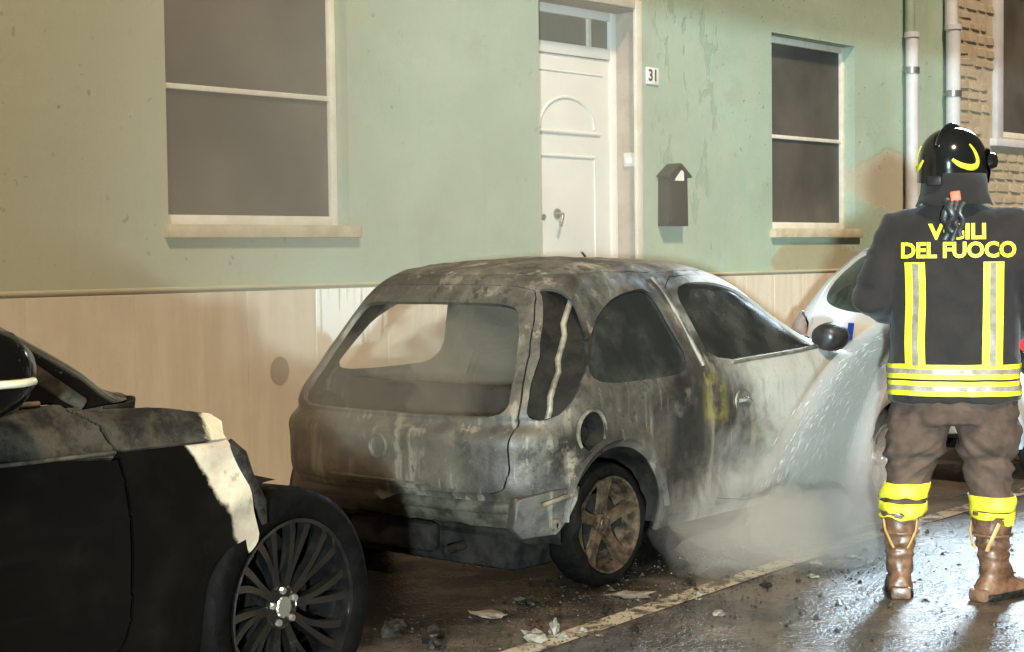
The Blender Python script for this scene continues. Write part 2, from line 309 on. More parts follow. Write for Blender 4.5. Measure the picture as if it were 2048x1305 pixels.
class MB:
    def __init__(s): s.v = []; s.f = []
    def add(s, v, f):
        k = len(s.v); s.v += [tuple(p) for p in v]; s.f += [tuple(i+k for i in q) for q in f]; return s
    def box(s, x0, x1, y0, y1, z0, z1, M_=None):
        v = [Vector((x, y, z)) for x in (x0, x1) for y in (y0, y1) for z in (z0, z1)]
        if M_ is not None: v = [M_ @ p for p in v]
        return s.add(v, [(0, 1, 3, 2), (4, 6, 7, 5), (0, 4, 5, 1), (2, 3, 7, 6), (0, 2, 6, 4), (1, 5, 7, 3)])
    def rings(s, rings, close=True, cap=True):
        n = len(rings[0]); v = [p for r_ in rings for p in r_]; f = []
        for j in range(len(rings)-1):
            for i in range(n if close else n-1):
                a, b = j*n+i, j*n+(i+1) % n
                f.append((a, b, b+n, a+n))
        if cap and close: f.append(tuple(range(n-1, -1, -1))); f.append(tuple((len(rings)-1)*n+i for i in range(n)))
        return s.add(v, f)
    def tube(s, path, rad, n=10, flat=1.0, cap=True, upv=(0, 0, 1)):
        path = [Vector(p) for p in path]
        if isinstance(rad, (int, float)): rad = [rad]*len(path)
        rings = []; u = Vector(upv)
        for i, p in enumerate(path):
            d = (path[min(i+1, len(path)-1)]-path[max(i-1, 0)]).normalized()
            a = u - d*u.dot(d)
            if a.length < 1e-4: a = d.orthogonal()
            a.normalize(); u = a; b = d.cross(a)
            rings.append([p+a*(rad[i]*math.cos(q))+b*(rad[i]*flat*math.sin(q)) for q in (2*math.pi*k/n for k in range(n))])
        return s.rings(rings, True, cap)
    def lathe(s, prof, n=32, axis='y', c=(0, 0, 0), a0=0, a1=2*math.pi):
        """profile of (radius, offset along axis)"""
        full = abs(a1-a0-2*math.pi) < 1e-6; m_ = n if full else n+1
        rings = []
        for r_, h in prof:
            row = []
            for k in range(m_):
                q = a0+(a1-a0)*k/n
                u, v = r_*math.cos(q), r_*math.sin(q)
                p = {'y': (u, h, v), 'z': (u, v, h), 'x': (h, u, v)}[axis]
                row.append((p[0]+c[0], p[1]+c[1], p[2]+c[2]))
            rings.append(row)
        return s.rings(rings, full, False)
    def mesh(s, name='m'):
        me = bpy.data.meshes.new(name); me.from_pydata(s.v, [], s.f)
        bm = bmesh.new(); bm.from_mesh(me); bmesh.ops.recalc_face_normals(bm, faces=bm.faces); bm.to_mesh(me); bm.free()
        return me
    def build(s, name, mat, parent=None, sm=None, bevel=0.0, seg=2):
        me = s.mesh(name)
        if bevel:
            bm = bmesh.new(); bm.from_mesh(me)
            es = [e for e in bm.edges if len(e.link_faces) == 2 and e.calc_face_angle(0) > R(25)]
            bmesh.ops.bevel(bm, geom=es, offset=bevel, segments=seg, profile=.5, affect='EDGES'); bm.to_mesh(me); bm.free()
            smooth(me, 35)
        elif sm is not None: smooth(me, sm)
        return link_mesh(name, me, mat, parent)
def rock_mesh(name, sx, sy, sz, seed, sub=1, rough=.25):
    bm = bmesh.new(); bmesh.ops.create_icosphere(bm, subdivisions=sub, radius=.5)
    for v in bm.verts:
        k = 1+rough*mnoise.noise(v.co*3+Vector((seed*3.1, seed, 0)))*2
        v.co = Vector((v.co.x*sx*k, v.co.y*sy*k, v.co.z*sz*k))
    me = bpy.data.meshes.new(name); bm.to_mesh(me); bm.free(); return me
def text_shapes(txt, size, bold=0.0):
    cu = bpy.data.curves.new('lettering', 'FONT'); cu.body = txt; cu.size = size; cu.align_x = 'CENTER'; cu.align_y = 'CENTER'
    cu.offset = bold; cu.resolution_u = 3
    o = bpy.data.objects.new('lettering', cu); COL.objects.link(o)
    dg = bpy.context.evaluated_depsgraph_get(); me = bpy.data.meshes.new_from_object(o.evaluated_get(dg))
    bpy.data.objects.remove(o); return me

# ================================================================== setting
me = bpy.data.meshes.new('road'); S = 120
me.from_pydata([(-S, -S, 0), (S, -S, 0), (S, S, 0), (-S, S, 0)], [], [(0, 1, 2, 3)])
tag(link_mesh('road', me, M['road']), kind='structure')
mb = MB().box(-20, 40, 6.15, 7.6, -.2, .08); pv = mb.build('pavement', M['pave'], None, bevel=.015); tag(pv, kind='structure')
def road_line(name, pts, wd):
    v = []; f = []
    for i, (x, y) in enumerate(pts):
        a = pts[max(i-1, 0)]; b = pts[min(i+1, len(pts)-1)]; d = Vector((b[0]-a[0], b[1]-a[1])).normalized(); q = Vector((-d.y, d.x))*(wd/2)
        v += [(x+q.x, y+q.y, .004), (x-q.x, y-q.y, .004)]
        if i: f.append((2*i-2, 2*i-1, 2*i+1, 2*i))
    me = bpy.data.meshes.new(name); me.from_pydata(v, [], f); o = link_mesh(name, me, M['line']); tag(o, kind='structure')
road_line('parking_line', [(-2, 3.2), (3, 3.66), (4.16, 3.76), (5.82, 3.90), (6.74, 3.97), (8.0, 4.0), (14, 4.2)], .11)
road_line('parking_line', [(6.50, 4.19), (7.1, 4.15), (7.65, 4.09)], .05)

WY = 7.2     # facade plane
def wall_holes(name, x0, x1, z0, z1, holes, y, depth, mat, parent):
    """front sheet with rectangular openings and their reveals"""
    xs = sorted({x0, x1, *[h[0] for h in holes], *[h[1] for h in holes]}); zs = sorted({z0, z1, *[h[2] for h in holes], *[h[3] for h in holes]})
    mb = MB()
    for i in range(len(xs)-1):
        for j in range(len(zs)-1):
            cx, cz = (xs[i]+xs[i+1])/2, (zs[j]+zs[j+1])/2
            if any(h[0] < cx < h[1] and h[2] < cz < h[3] for h in holes): continue
            mb.add([(xs[i], y, zs[j]), (xs[i+1], y, zs[j]), (xs[i+1], y, zs[j+1]), (xs[i], y, zs[j+1])], [(0, 1, 2, 3)])
    for a, b, c, d in holes:
        Y = y+depth
        mb.add([(a, y, c), (a, Y, c), (a, Y, d), (a, y, d)], [(0, 1, 2, 3)]); mb.add([(b, y, c), (b, Y, c), (b, Y, d), (b, y, d)], [(3, 2, 1, 0)])
        mb.add([(a, y, d), (b, y, d), (b, Y, d), (a, Y, d)], [(3, 2, 1, 0)]); mb.add([(a, y, c), (b, y, c), (b, Y, c), (a, Y, c)], [(0, 1, 2, 3)])
    me = bpy.data.meshes.new(name); me.from_pydata(mb.v, [], mb.f)
    bm = bmesh.new(); bm.from_mesh(me); bmesh.ops.remove_doubles(bm, verts=bm.verts, dist=1e-5); bm.to_mesh(me); bm.free()
    return link_mesh(name, me, mat, parent)

house = empty('green_house', (0, 0, 0)); tag(house, 'green plastered house front with stone dado, white door and dark windows', 'house')
W1 = (5.14, 6.445, 1.56, 3.17); W2 = (11.02, 12.32, 1.56, 3.17); DR = (8.18, 9.30, .42, 3.17)
W0 = (0.6, 1.9, 1.56, 3.17)
wall_holes('wall', -6, 14.12, 1.22, 6.5, [W0, W1, W2, (DR[0], DR[1], 1.22, DR[3])], WY, .32, M['plaster'], house)
mb = MB().box(-6, 14.12, WY+.33, WY+4, .02, 6.49); mb.build('core', M['reveal'], house)
def window(H, parent):
    a, b, c, d = H; y = WY+.10
    f = MB()
    for (p, q, r_, s) in ((a+.002, a+.05, c+.03, d-.002), (b-.05, b-.002, c+.03, d-.002), (a+.05, b-.05, d-.055, d-.002), (a+.05, b-.05, c+.03, c+.085)):
        f.box(p, q, y, y+.06, r_, s)
    fr = f.build('window', M['trim'], parent, bevel=.004)
    MB().box(a+.05, b-.05, y+.008, y+.052, 2.335, 2.365).build('rail', M['trim'], fr, bevel=.003)
    MB().box(a+.045, b-.045, y+.03, y+.04, c+.08, 2.34).build('pane', M['screen'], fr)
    MB().box(a+.045, b-.045, y+.03, y+.04, 2.36, d-.05).build('pane', M['screen'], fr)
    MB().box(a-.03, b+.05, WY-.05, WY+.20, c-.045, c+.028).build('sill', M['sill'], fr, bevel=.008)
for H in (W0, W1, W2): window(H, house)
# door
dy = WY+.22
MB().box(DR[0]-.001, DR[1]+.0, WY+.001, WY+.3, .30, .42).build('threshold', M['sill'], house, bevel=.01)
f = MB()
f.box(DR[0]+.003, DR[0]+.10, dy, dy+.07, .42, 3.165); f.box(DR[1]-.075, DR[1]-.003, dy, dy+.07, .42, 3.165)
f.box(DR[0]+.10, DR[1]-.075, dy, dy+.07, 3.10, 3.165); f.box(DR[0]+.10, DR[1]-.075, dy, dy+.07, 2.82, 2.90)
df = f.build('door_frame', M['doorwhite'], house, bevel=.005)
MB().box(DR[0]+.09, 8.98, dy+.03, dy+.04, 2.89, 3.11).build('pane', M['pane'], df)
MB().box(8.98, 9.02, dy+.01, dy+.06, 2.9, 3.1).build('mullion', M['trim'], df, bevel=.003)
MB().box(9.02, DR[1]-.07, dy+.03, dy+.04, 2.89, 3.11).build('pane', M['pane'], df)
dl = MB().box(DR[0]+.103, DR[1]-.078, dy+.015, dy+.06, .425, 2.817).build('door', M['doorwhite'], house, bevel=.004)
def panel_frame(path, rad, name='moulding'):
    MB().tube(path, rad, 8, 1.0, True, (0, 1, 0)).build(name, M['doorwhite'], dl, sm=60)
xc, pw = 8.745, .30; yy = dy+.015
arc = [(xc+pw*math.cos(a), yy, 2.30+.22*math.sin(a)) for a in np.linspace(0, math.pi, 22)]
panel_frame(arc, .012); panel_frame([(xc-pw-.06, yy, 2.27), (xc+pw+.06, yy, 2.27)], .016)
panel_frame([(xc-pw, yy, 2.10), (xc+pw, yy, 2.10)], .013); panel_frame([(xc-pw, yy, .62), (xc+pw, yy, .62)], .012)
panel_frame([(xc-pw, yy, .62), (xc-pw, yy, 2.1)], .008); panel_frame([(xc+pw, yy, .62), (xc+pw, yy, 2.1)], .008)
panel_frame([(xc-pw-.1, yy, 2.70), (xc+pw+.1, yy, 2.70)], .008)
hb = MB().lathe([(.0, -.012), (.035, -.012), (.038, 0)], 20, 'y', (8.62, yy, 1.69)); hb.build('handle', M['brass'], dl, sm=40)
MB().tube([(8.62, yy-.01, 1.69), (8.62, yy-.06, 1.685), (8.61, yy-.065, 1.67), (8.59, yy-.06, 1.60)], .011, 8).build('handle', M['brass'], dl, sm=60)
MB().lathe([(.0, -.008), (.020, -.008), (.022, 0)], 16, 'y', (8.475, yy-.0, 1.665)).build('lock', M['brass'], dl, sm=40)
# painted surround of the doorway (jamb strip and head)
MB().box(DR[1]-.07, DR[1]+.004, WY-.012, WY+.015, .42, 3.235).build('surround', M['trim'], house, bevel=.004)
MB().box(DR[0]-.02, DR[1]-.071, WY-.012, WY+.015, 3.172, 3.235).build('surround', M['trim'], house, bevel=.004)
MB().box(DR[1]-.006, DR[1]+.001, WY+.016, dy-.001, .43, 3.168).build('reveal', M['reveal'], house)
MB().box(DR[0], DR[1]-.007, WY+.016, dy-.001, 3.162, 3.169).build('reveal', M['reveal'], house)
# dado slabs, each its own stone, with a moulded cap
base = MB().box(-6, 14.12, WY+.004, WY+.3, -.1, 1.222).build('dado', M['cap'], house)
xj = [-6+.41*i for i in range(26)]; xj = [x for x in xj if x < 4.6]+[4.893, 5.313, 5.64, 6.147, 6.72, 7.15, 7.6, 8.165]
for seg in (xj, [9.32, 9.75, 10.15, 10.6, 11.0, 11.43, 11.85, 12.27, 12.7, 13.1, 13.55, 14.11]):
    for a, b in zip(seg[:-1], seg[1:]):
        o = MB().box(a+.0008, b-.0008, WY-.028+random.uniform(-.001, .001), WY+.01, .0, 1.215).build('slab', M['lit_slab'] if abs(a-6.147) < .01 else M['dado'], base, bevel=.002, seg=1)
for a, b in ((-6, 8.165), (9.32, 14.11)):
    MB().tube([(a, WY-.018, 1.238), (b, WY-.018, 1.238)], .013, 10, .8).build('moulding', M['cap'], house, sm=60)

def thing1(o, label, cat, group=None): return tag(o, label, cat, group)
# house number 31
hn = empty('house_number', (9.428, WY, 2.70)); tag(hn, 'small white plate with black number 31 beside the door', 'house number')
MB().box(-.074, .074, -.014, 0, -.062, .062).build('plate', M['paper'], hn, bevel=.004)
tm = text_shapes('31', .118, .003)
for v in tm.vertices: v.co = Vector((v.co.x, -.0165, v.co.y))
link_mesh('lettering', tm, M['ink'], hn)
# letterbox
lb = empty('letterbox', (9.612, WY, 1.60)); tag(lb, 'tall black metal letterbox with gabled top on green wall', 'letterbox')
pr = [(-.125, 0), (.125, 0), (.118, .36), (.0, .45), (-.118, .36)]
mb = MB(); v = [(x, -.10, z) for x, z in pr]+[(x, 0, z) for x, z in pr]
mb.add(v, [(0, 1, 2, 3, 4), (9, 8, 7, 6, 5)]+[(i, (i+1) % 5, 5+(i+1) % 5, 5+i) for i in range(5)]); mb.build('box', M['black'], lb, bevel=.006)
for s in (-1, 1):
    a = math.atan2(.09, .13)
    mb = MB(); L_ = .165
    T = Matrix.Translation((s*.072, -.055, .412)) @ Matrix.Rotation(s*a, 4, 'Y')
    mb.box(-L_/2, L_/2, -.07, .052, -.008, .008, T); mb.build('roof', M['black'], lb, bevel=.004)
MB().box(-.10, .10, -.108, -.101, .325, .345).build('slot', M['ink'], lb)
mb = MB(); mb.add([(-.06, -.106, .335), (.055, -.106, .335), (.055, -.106, .40), (.03, -.106, .415)], [(0, 1, 2, 3)]); mb.add([(-.06, -.112, .335), (.055, -.112, .335), (.055, -.112, .40), (.03, -.112, .415)], [(0, 1, 2, 3)])
mb.build('letter', M['paper'], lb)
MB().box(-.095, .095, -.106, -.099, .03, .30).build('flap', M['black'], lb, bevel=.003)
# doorbell panel on the reveal
db = empty('doorbell', (DR[1]-.008, WY+.10, 2.09)); tag(db, 'small pale doorbell panel on the door reveal', 'doorbell')
MB().box(-.014, 0, -.05, .05, -.05, .05).build('plate', M['trim'], db, bevel=.003)
MB().box(-.018, -.0145, -.03, .03, -.028, .018).build('button', M['paper'], db, bevel=.002)
# drainpipes
def pipe(name, x, r, z0, z1, z2, r2, label, m1, m2, clamps):
    e = empty(name, (x, WY-r-.03, 0)); tag(e, label, 'drainpipe', 'drainpipes on the facade')
    MB().tube([(0, 0, z0), (0, 0, z1)], r, 18, 1, True, (1, 0, 0)).build('pipe', m1, e, sm=50)
    MB().tube([(.0, .02, z1-.02), (0, .02, z2)], r2, 16, 1, True, (1, 0, 0)).build('upper_pipe', m2, e, sm=50)
    MB().lathe([(r+.001, z1-.05), (r+.012, z1-.045), (r+.012, z1+.002), (r2*.6, z1+.004)], 18, 'z').build('collar', m1, e, sm=40)
    for z in clamps:
        MB().lathe([(r+.001, z-.03), (r+.010, z-.028), (r+.010, z+.028), (r+.001, z+.03)], 18, 'z').build('clamp', M['brass'], e, sm=40)
        MB().box(-.02, .02, r, r+.04, z-.015, z+.015).build('bracket', M['brass'], e)
pipe('drainpipe', 13.17, .058, .08, 3.36, 6.4, .045, 'lilac white drainpipe with a metal clamp on the green wall', M['pipe'], M['pipe_green'], (.9, 3.02))
pipe('drainpipe', 13.94, .068, .08, 3.5, 6.4, .06, 'thick white drainpipe at the corner of the rubble stone house', M['pipe'], M['pipe'], (1.1, 2.86))
cb = MB().tube([(13.985, WY-.02, z) for z in np.linspace(.1, 6.2, 8)], .014, 8, 1, True, (1, 0, 0)).build('cable', M['rubber'], None, sm=60); tag(cb, 'dark cable running up the wall left of the white corner drainpipe', 'cable')

# rubble stone house beyond
sh = empty('stone_house', (0, 0, 0)); tag(sh, 'brown rubble stone house with pale framed window at the right', 'house')
W3 = (15.10, 16.4, 2.52, 4.2)
sw = wall_holes('wall', 14.13, 24, 0, 6.5, [W3], WY, .3, M['mortar'], sh)
MB().box(14.13, 24, WY+.31, WY+4, .02, 6.49).build('core', M['mortar'], sh)
vars_ = [rock_mesh('stone', 1, 1, 1, k, 1, .13) for k in range(6)]
for me_ in vars_:
    for v in me_.vertices:       # squarish blocks rather than balls
        v.co = Vector([math.copysign(min(abs(q)*1.55, .5), q) for q in v.co])
    me_.materials.append(M['stone'])
z = 0.1; n_ = 0
while z < 3.9:
    hh = random.uniform(.07, .12); x = 14.17+random.uniform(0, .1)
    while x < 16.7 and n_ < 300:
        wd = random.uniform(.12, .30)
        inside = W3[0]-.18 < x+wd/2 < W3[1]+.1 and z+hh > W3[2]-.14
        if not inside and random.random() < .86 and z > 1.0:
            o = link_mesh('stone', random.choice(vars_), None, sw); o.location = (x+wd/2, WY-.004, z+hh/2); o.scale = (wd*.94, random.uniform(.02, .04), hh*.88)
            o.rotation_euler = (0, random.uniform(-.06, .06), 0); n_ += 1
        x += wd+.015
    z += hh+.012
a, b, c, d = W3
f = MB(); f.box(a-.14, a-.002, WY-.05, WY+.05, c-.02, d); f.box(b+.002, b+.14, WY-.05, WY+.05, c-.02, d); f.box(a-.14, b+.14, WY-.05, WY+.05, d, d+.14)
fr = f.build('window', M['pipe'], sh, bevel=.006)
MB().box(a-.2, b+.2, WY-.07, WY+.18, c-.10, c-.025).build('sill', M['pipe'], fr, bevel=.006)
g2 = MB()
for (p, q, r_, s) in ((a+.002, a+.06, c, d), (b-.06, b-.002, c, d), (a+.06, b-.06, c, c+.07)): g2.box(p, q, WY+.10, WY+.16, r_, s)
g2.build('casement', M['trim'], fr, bevel=.004)
MB().box(a+.05, b-.05, WY+.13, WY+.14, c+.06, d).build('pane', M['screen'], fr)

# ================================================================== car shells
def chaikin(p, it=2):
    p = np.array(p, float)
    for _ in range(it):
        q = np.roll(p, -1, 0); p = np.stack([p*.75+q*.25, p*.25+q*.75], 1).reshape(-1, p.shape[1])
    return p
class Shell:
    """car body as a stack of plan outlines; panels, openings and panes are cut along polygons"""
    def __init__(s, levels, nv=110, seg=(34, 110, 40), warp=None, bow=.025):
        L = np.array(levels, float); k = np.arange(len(L)); arc = np.concatenate([[0], np.cumsum(np.hypot(np.diff(L[:, 0])*1.6, np.abs(np.diff(L[:, 3]))+.35*np.abs(np.diff(L[:, 2]))))])
        vv = np.linspace(0, arc[-1], nv)
        # monotone cubic
        def pch(col):
            y = L[:, col]; h = np.diff(arc); dlt = np.diff(y)/h; mm = np.zeros(len(y)); mm[0] = dlt[0]; mm[-1] = dlt[-1]
            for i in range(1, len(y)-1): mm[i] = 0 if dlt[i-1]*dlt[i] <= 0 else 2*dlt[i-1]*dlt[i]/(dlt[i-1]+dlt[i])
            i = np.clip(np.searchsorted(arc, vv)-1, 0, len(h)-1); t_ = (vv-arc[i])/h[i]
            return (2*t_**3-3*t_**2+1)*y[i]+(t_**3-2*t_**2+t_)*h[i]*mm[i]+(-2*t_**3+3*t_**2)*y[i+1]+(t_**3-t_**2)*h[i]*mm[i+1]
        C = [pch(c) for c in range(L.shape[1])]
        nR, nS, nF = seg; s.nR = nR; s.N = nR+nS+nF+1; s.nv = nv
        P = np.zeros((nv, s.N, 3))
        th = np.linspace(0, math.pi/2, 400)
        def resamp(x, y, n):
            q = np.concatenate([[0], np.cumsum(np.hypot(np.diff(x), np.diff(y)))]); q = q/max(q[-1], 1e-9); u = np.linspace(0, 1, n+1)
            return np.interp(u, q, x), np.interp(u, q, y)
        for j in range(nv):
            z, xr, xf, W_, ar, nr, af, nf = [c_[j] for c_ in C[:8]]
            ar = min(ar, (xf-xr)*.45); af = min(af, (xf-xr)*.5)
            x1, y1 = resamp(xr+ar-ar*np.cos(th)**(2/nr), W_*np.sin(th)**(2/nr), nR)
            x3, y3 = resamp(xf-af+af*np.sin(th)**(2/nf), W_*np.cos(th)**(2/nf), nF)
            x2 = np.linspace(xr+ar, xf-af, nS+1); y2 = np.full(nS+1, W_)
            x = np.concatenate([x1[:-1], x2[:-1], x3]); y = np.concatenate([y1[:-1], y2[:-1], y3])
            xm, hl_ = (xr+xf)/2, max((xf-xr)/2, .01)
            y = y*(1-bow*np.abs((x-xm)/hl_)**2.5)
            P[j, :, 0] = x; P[j, :, 1] = y; P[j, :, 2] = z
        s.P = P; s.z = C[0]
        s.base = P.copy()
        if warp is not None: s.P = warp(P)
    def idx(s, kind, u, z):
        v = float(np.interp(z, s.z, np.arange(s.nv))) if z >= s.z[0] else -3.
        j = min(max(v, 0), s.nv-1.001); j0 = int(j); f_ = j-j0; row = s.base[j0]*(1-f_)+s.base[j0+1]*f_
        if kind == 'x':
            xs = row[:, 0]
            if u < xs[0]: i = -3.
            elif u > xs[-1]: i = s.N+3.
            else: i = float(np.interp(u, xs, np.arange(s.N)))
        elif kind == 'y':
            i = -3. if u < 0 else float(np.interp(u, row[:s.nR+1, 1], np.arange(s.nR+1)))
        else:
            i = s.N+3. if u < 0 else float(np.interp(-u, -row[s.N-40:, 1], np.arange(s.N-40, s.N)))
        return i, v
    def poly(s, pts, sm=2):
        """pts: (kind,u,z); rounded then mapped to grid space"""
        kinds = {p[0] for p in pts}
        if len(kinds) == 1:
            q = [(p[1], p[2]) for p in pts]
            if sm: q = chaikin(q, sm)
            d = []
            for a, b in zip(q, np.roll(np.array(q), -1, 0)):
                for t_ in np.linspace(0, 1, 3, endpoint=False): d.append((a[0]*(1-t_)+b[0]*t_, a[1]*(1-t_)+b[1]*t_))
            return np.array([s.idx(pts[0][0], *p) for p in d])
        g_ = np.array([s.idx(*p) for p in pts])
        return chaikin(g_, sm) if sm else g_
    def ev(s, i, j):
        i = min(max(i, 0), s.N-1.0001); j = min(max(j, 0), s.nv-1.0001); a, b = int(i), int(j); u, v = i-a, j-b; P = s.P
        return (P[b, a]*(1-u)+P[b, a+1]*u)*(1-v)+(P[b+1, a]*(1-u)+P[b+1, a+1]*u)*v
    def cut(s, panels, gap=.35):
        """panels: (name, polygon); returns {name: [(verts, faces) right, left]}"""
        ni, nj = s.N-1, s.nv-1
        cx, cy = np.meshgrid(np.arange(ni)+.5, np.arange(nj)+.5); G = np.full((nj, ni), len(panels))
        for k in range(len(panels)-1, -1, -1):
            p = panels[k][1]; ins = np.zeros_like(cx, bool)
            x0, y0 = p[:, 0], p[:, 1]; x1, y1 = np.roll(x0, -1), np.roll(y0, -1)
            for a, b, c, d in zip(x0, y0, x1, y1):
                if b == d: continue
                ins ^= ((b > cy) != (d > cy)) & (cx < (c-a)*(cy-b)/(d-b)+a)
            G[ins] = k
        names = [p[0] for p in panels]+['body']; out = {}
        si = 1.0; sj = 1.0
        for g_ in range(len(names)):
            cells = np.argwhere(G == g_)
            if not len(cells): continue
            vid = {}; V = []; Fc = []
            for j, i in cells:
                f_ = []
                for (jj, ii) in ((j, i), (j, i+1), (j+1, i+1), (j+1, i)):
                    if (jj, ii) not in vid:
                        nb = [(a, b) for a in (jj-1, jj) for b in (ii-1, ii) if 0 <= a < nj and 0 <= b < ni]
                        gs = {G[a, b] for a, b in nb}; x_, y_ = float(ii), float(jj)
                        if len(gs) > 1:
                            k = min(gs); pp = panels[k][1]; A = pp; B = np.roll(pp, -1, 0); D = B-A
                            t_ = np.clip(((x_-A[:, 0])*D[:, 0]+(y_-A[:, 1])*D[:, 1])/np.maximum((D**2).sum(1), 1e-9), 0, 1)
                            Q = A+D*t_[:, None]; dd = ((Q-[x_, y_])**2).sum(1); q = Q[dd.argmin()]
                            if dd.min() < 2.2:
                                x_, y_ = q
                                oth = gs-{g_}
                                if not all(names[o_].startswith('hole') or names[o_].startswith('pane') for o_ in oth) and not names[g_].startswith('pane'):
                                    own = [(b+.5, a+.5) for a, b in nb if G[a, b] == g_]; mx = np.mean(own, 0)-[x_, y_]; ln_ = np.hypot(*mx)
                                    if ln_ > 1e-6: x_, y_ = x_+mx[0]/ln_*gap, y_+mx[1]/ln_*gap
                        vid[(jj, ii)] = len(V); V.append(s.ev(x_, y_))
                    f_.append(vid[(jj, ii)])
                Fc.append(tuple(f_))
            out[names[g_]] = (np.array(V), Fc)
        return out
def shell_obj(name, pieces, yc, sides, mat, parent, thick=.014, push=0.0, jitter=None):
    V = []; Fc = []
    for sg in sides:
        v, f_ = pieces; k = len(V)
        V += [(p[0], yc+sg*p[1], p[2]) for p in v]
        Fc += [tuple(i+k for i in (q if sg < 0 else q[::-1])) for q in f_]
    me = bpy.data.meshes.new(name); me.from_pydata(V, [], Fc)
    bm = bmesh.new(); bm.from_mesh(me); bmesh.ops.remove_doubles(bm, verts=bm.verts, dist=.0006)
    bmesh.ops.dissolve_degenerate(bm, edges=bm.edges, dist=.0004)
    bm.normal_update()
    if push:
        for v in bm.verts: v.co += v.normal*push
    if thick:
        # inner skin
        ret = bmesh.ops.duplicate(bm, geom=bm.faces[:]); vm = ret['vert_map']
        nf = [g_ for g_ in ret['geom'] if isinstance(g_, bmesh.types.BMFace)]
        bnd = [e for e in bm.edges if e.is_boundary and e.verts[0] in vm and vm[e.verts[0]] in vm]
        orig = set(bm.verts)
        nv_ = [g_ for g_ in ret['geom'] if isinstance(g_, bmesh.types.BMVert)]
        for v in nv_: v.co -= v.normal*thick
        nvs = set(nv_)
        for e in [e for e in bm.edges if e.is_boundary and e.verts[0] not in nvs and e.verts[1] not in nvs]:
            l = e.link_loops[0]; a, b = l.vert, l.link_loop_next.vert
            try: bm.faces.new((b, a, vm[a], vm[b]))
            except Exception: pass
        bmesh.ops.reverse_faces(bm, faces=nf)
    bm.to_mesh(me); bm.free(); smooth(me, 42)
    return link_mesh(name, me, mat, parent)

def wheel(parent, x, y, r, wid, rr, spokes, side, mt, mr, hubmat=None, bolt=None, spw=.05, twin=False, burnt_=False):
    """side -1: outer face toward -y.  wheel > rim, wheel_bolt"""
    o = side
    h = wid/2
    pr = [(rr*.99, -h*.80), (rr+.010, -h*.92), (r-.035, -h), (r-.010, -h*.86), (r, -h*.55), (r, h*.55), (r-.010, h*.86), (r-.035, h), (rr+.01, h*.92), (rr*.99, h*.8)]
    T = MB().lathe([(a, b) for a, b in pr], 56, 'y')
    if burnt_:
        T.v = [(p[0]*(1-.05*abs(mnoise.noise(Vector(p)*9))), p[1]+.02*mnoise.noise(Vector(p)*14), p[2]*(1-.05*abs(mnoise.noise(Vector(p)*9)))) for p in T.v]
    wo = T.build('wheel', mt, parent, sm=50); wo.location = (x, y, r)
    yo = o*h
    rim = MB().lathe([(rr*.985, yo*.80), (rr*1.0, yo*.93), (rr*.955, yo*.90), (rr*.92, yo*.55), (rr*.90, -yo*.2), (rr*.88, -yo*.8)], 48, 'y')
    hubr = rr*.26
    rim.lathe([(0, yo*.50), (hubr*.75, yo*.52), (hubr, yo*.44), (hubr*1.02, yo*.15)], 28, 'y')
    for k in range(spokes):
        a0 = 2*math.pi*k/spokes+.3
        for da in ((-.09, .09) if twin else (0,)):
            a = a0+da*(1 if twin else 0); rings = []
            for t_ in np.linspace(0, 1, 7):
                rad = hubr*.8+(rr*.965-hubr*.8)*t_; ang = a0+da*(.35+1.25*t_)+(.12*t_*t_ if twin else 0)
                wdt = spw*(.62+.5*abs(t_-.35)); yb = yo*(.47+.30*t_**1.5)
                ca, sa = math.cos(ang), math.sin(ang); tx, tz = -sa, ca
                rings.append([(ca*rad+tx*q*wdt/2, yb+o*e, sa*rad+tz*q*wdt/2) for q, e in ((-1, -.028), (-.8, 0), (.8, 0), (1, -.028))])
            rim.rings(rings)
    ro = rim.build('rim', mr, wo, sm=38)
    MB().lathe([(hubr*.0, yo*.56), (hubr*.42, yo*.55), (hubr*.48, yo*.5)], 20, 'y').build('hub_cap', hubmat or mr, wo, sm=40)
    for k in range(5):
        a = 2*math.pi*k/5+.7
        MB().lathe([(0, yo*.60), (.010, yo*.59), (.012, yo*.50)], 8, 'y', (math.cos(a)*hubr*.72, 0, math.sin(a)*hubr*.72)).build('wheel_bolt', bolt or mr, wo, sm=40)
    # brake disc
    MB().lathe([(.03, yo*.05), (rr*.62, yo*.06), (rr*.62, -yo*.1), (.03, -yo*.1)], 28, 'y').build('brake_disc', M['soot'], wo, sm=40)
    return wo
X = lambda pts: [('x', a, b) for a, b in pts]
Yp = lambda pts: [('y', a, b) for a, b in pts]
def circ(cx, cz, r, n=26, lo=None): return [(cx+r*math.cos(2*math.pi*k/n), cz+r*math.sin(2*math.pi*k/n)) for k in range(n)]
def arch(cx, cz, r, z0, n=22):
    return [(cx-r, z0-.3)]+[(cx-r*math.cos(math.pi*k/n), cz+r*math.sin(math.pi*k/n)) for k in range(n+1)]+[(cx+r, z0-.3)]

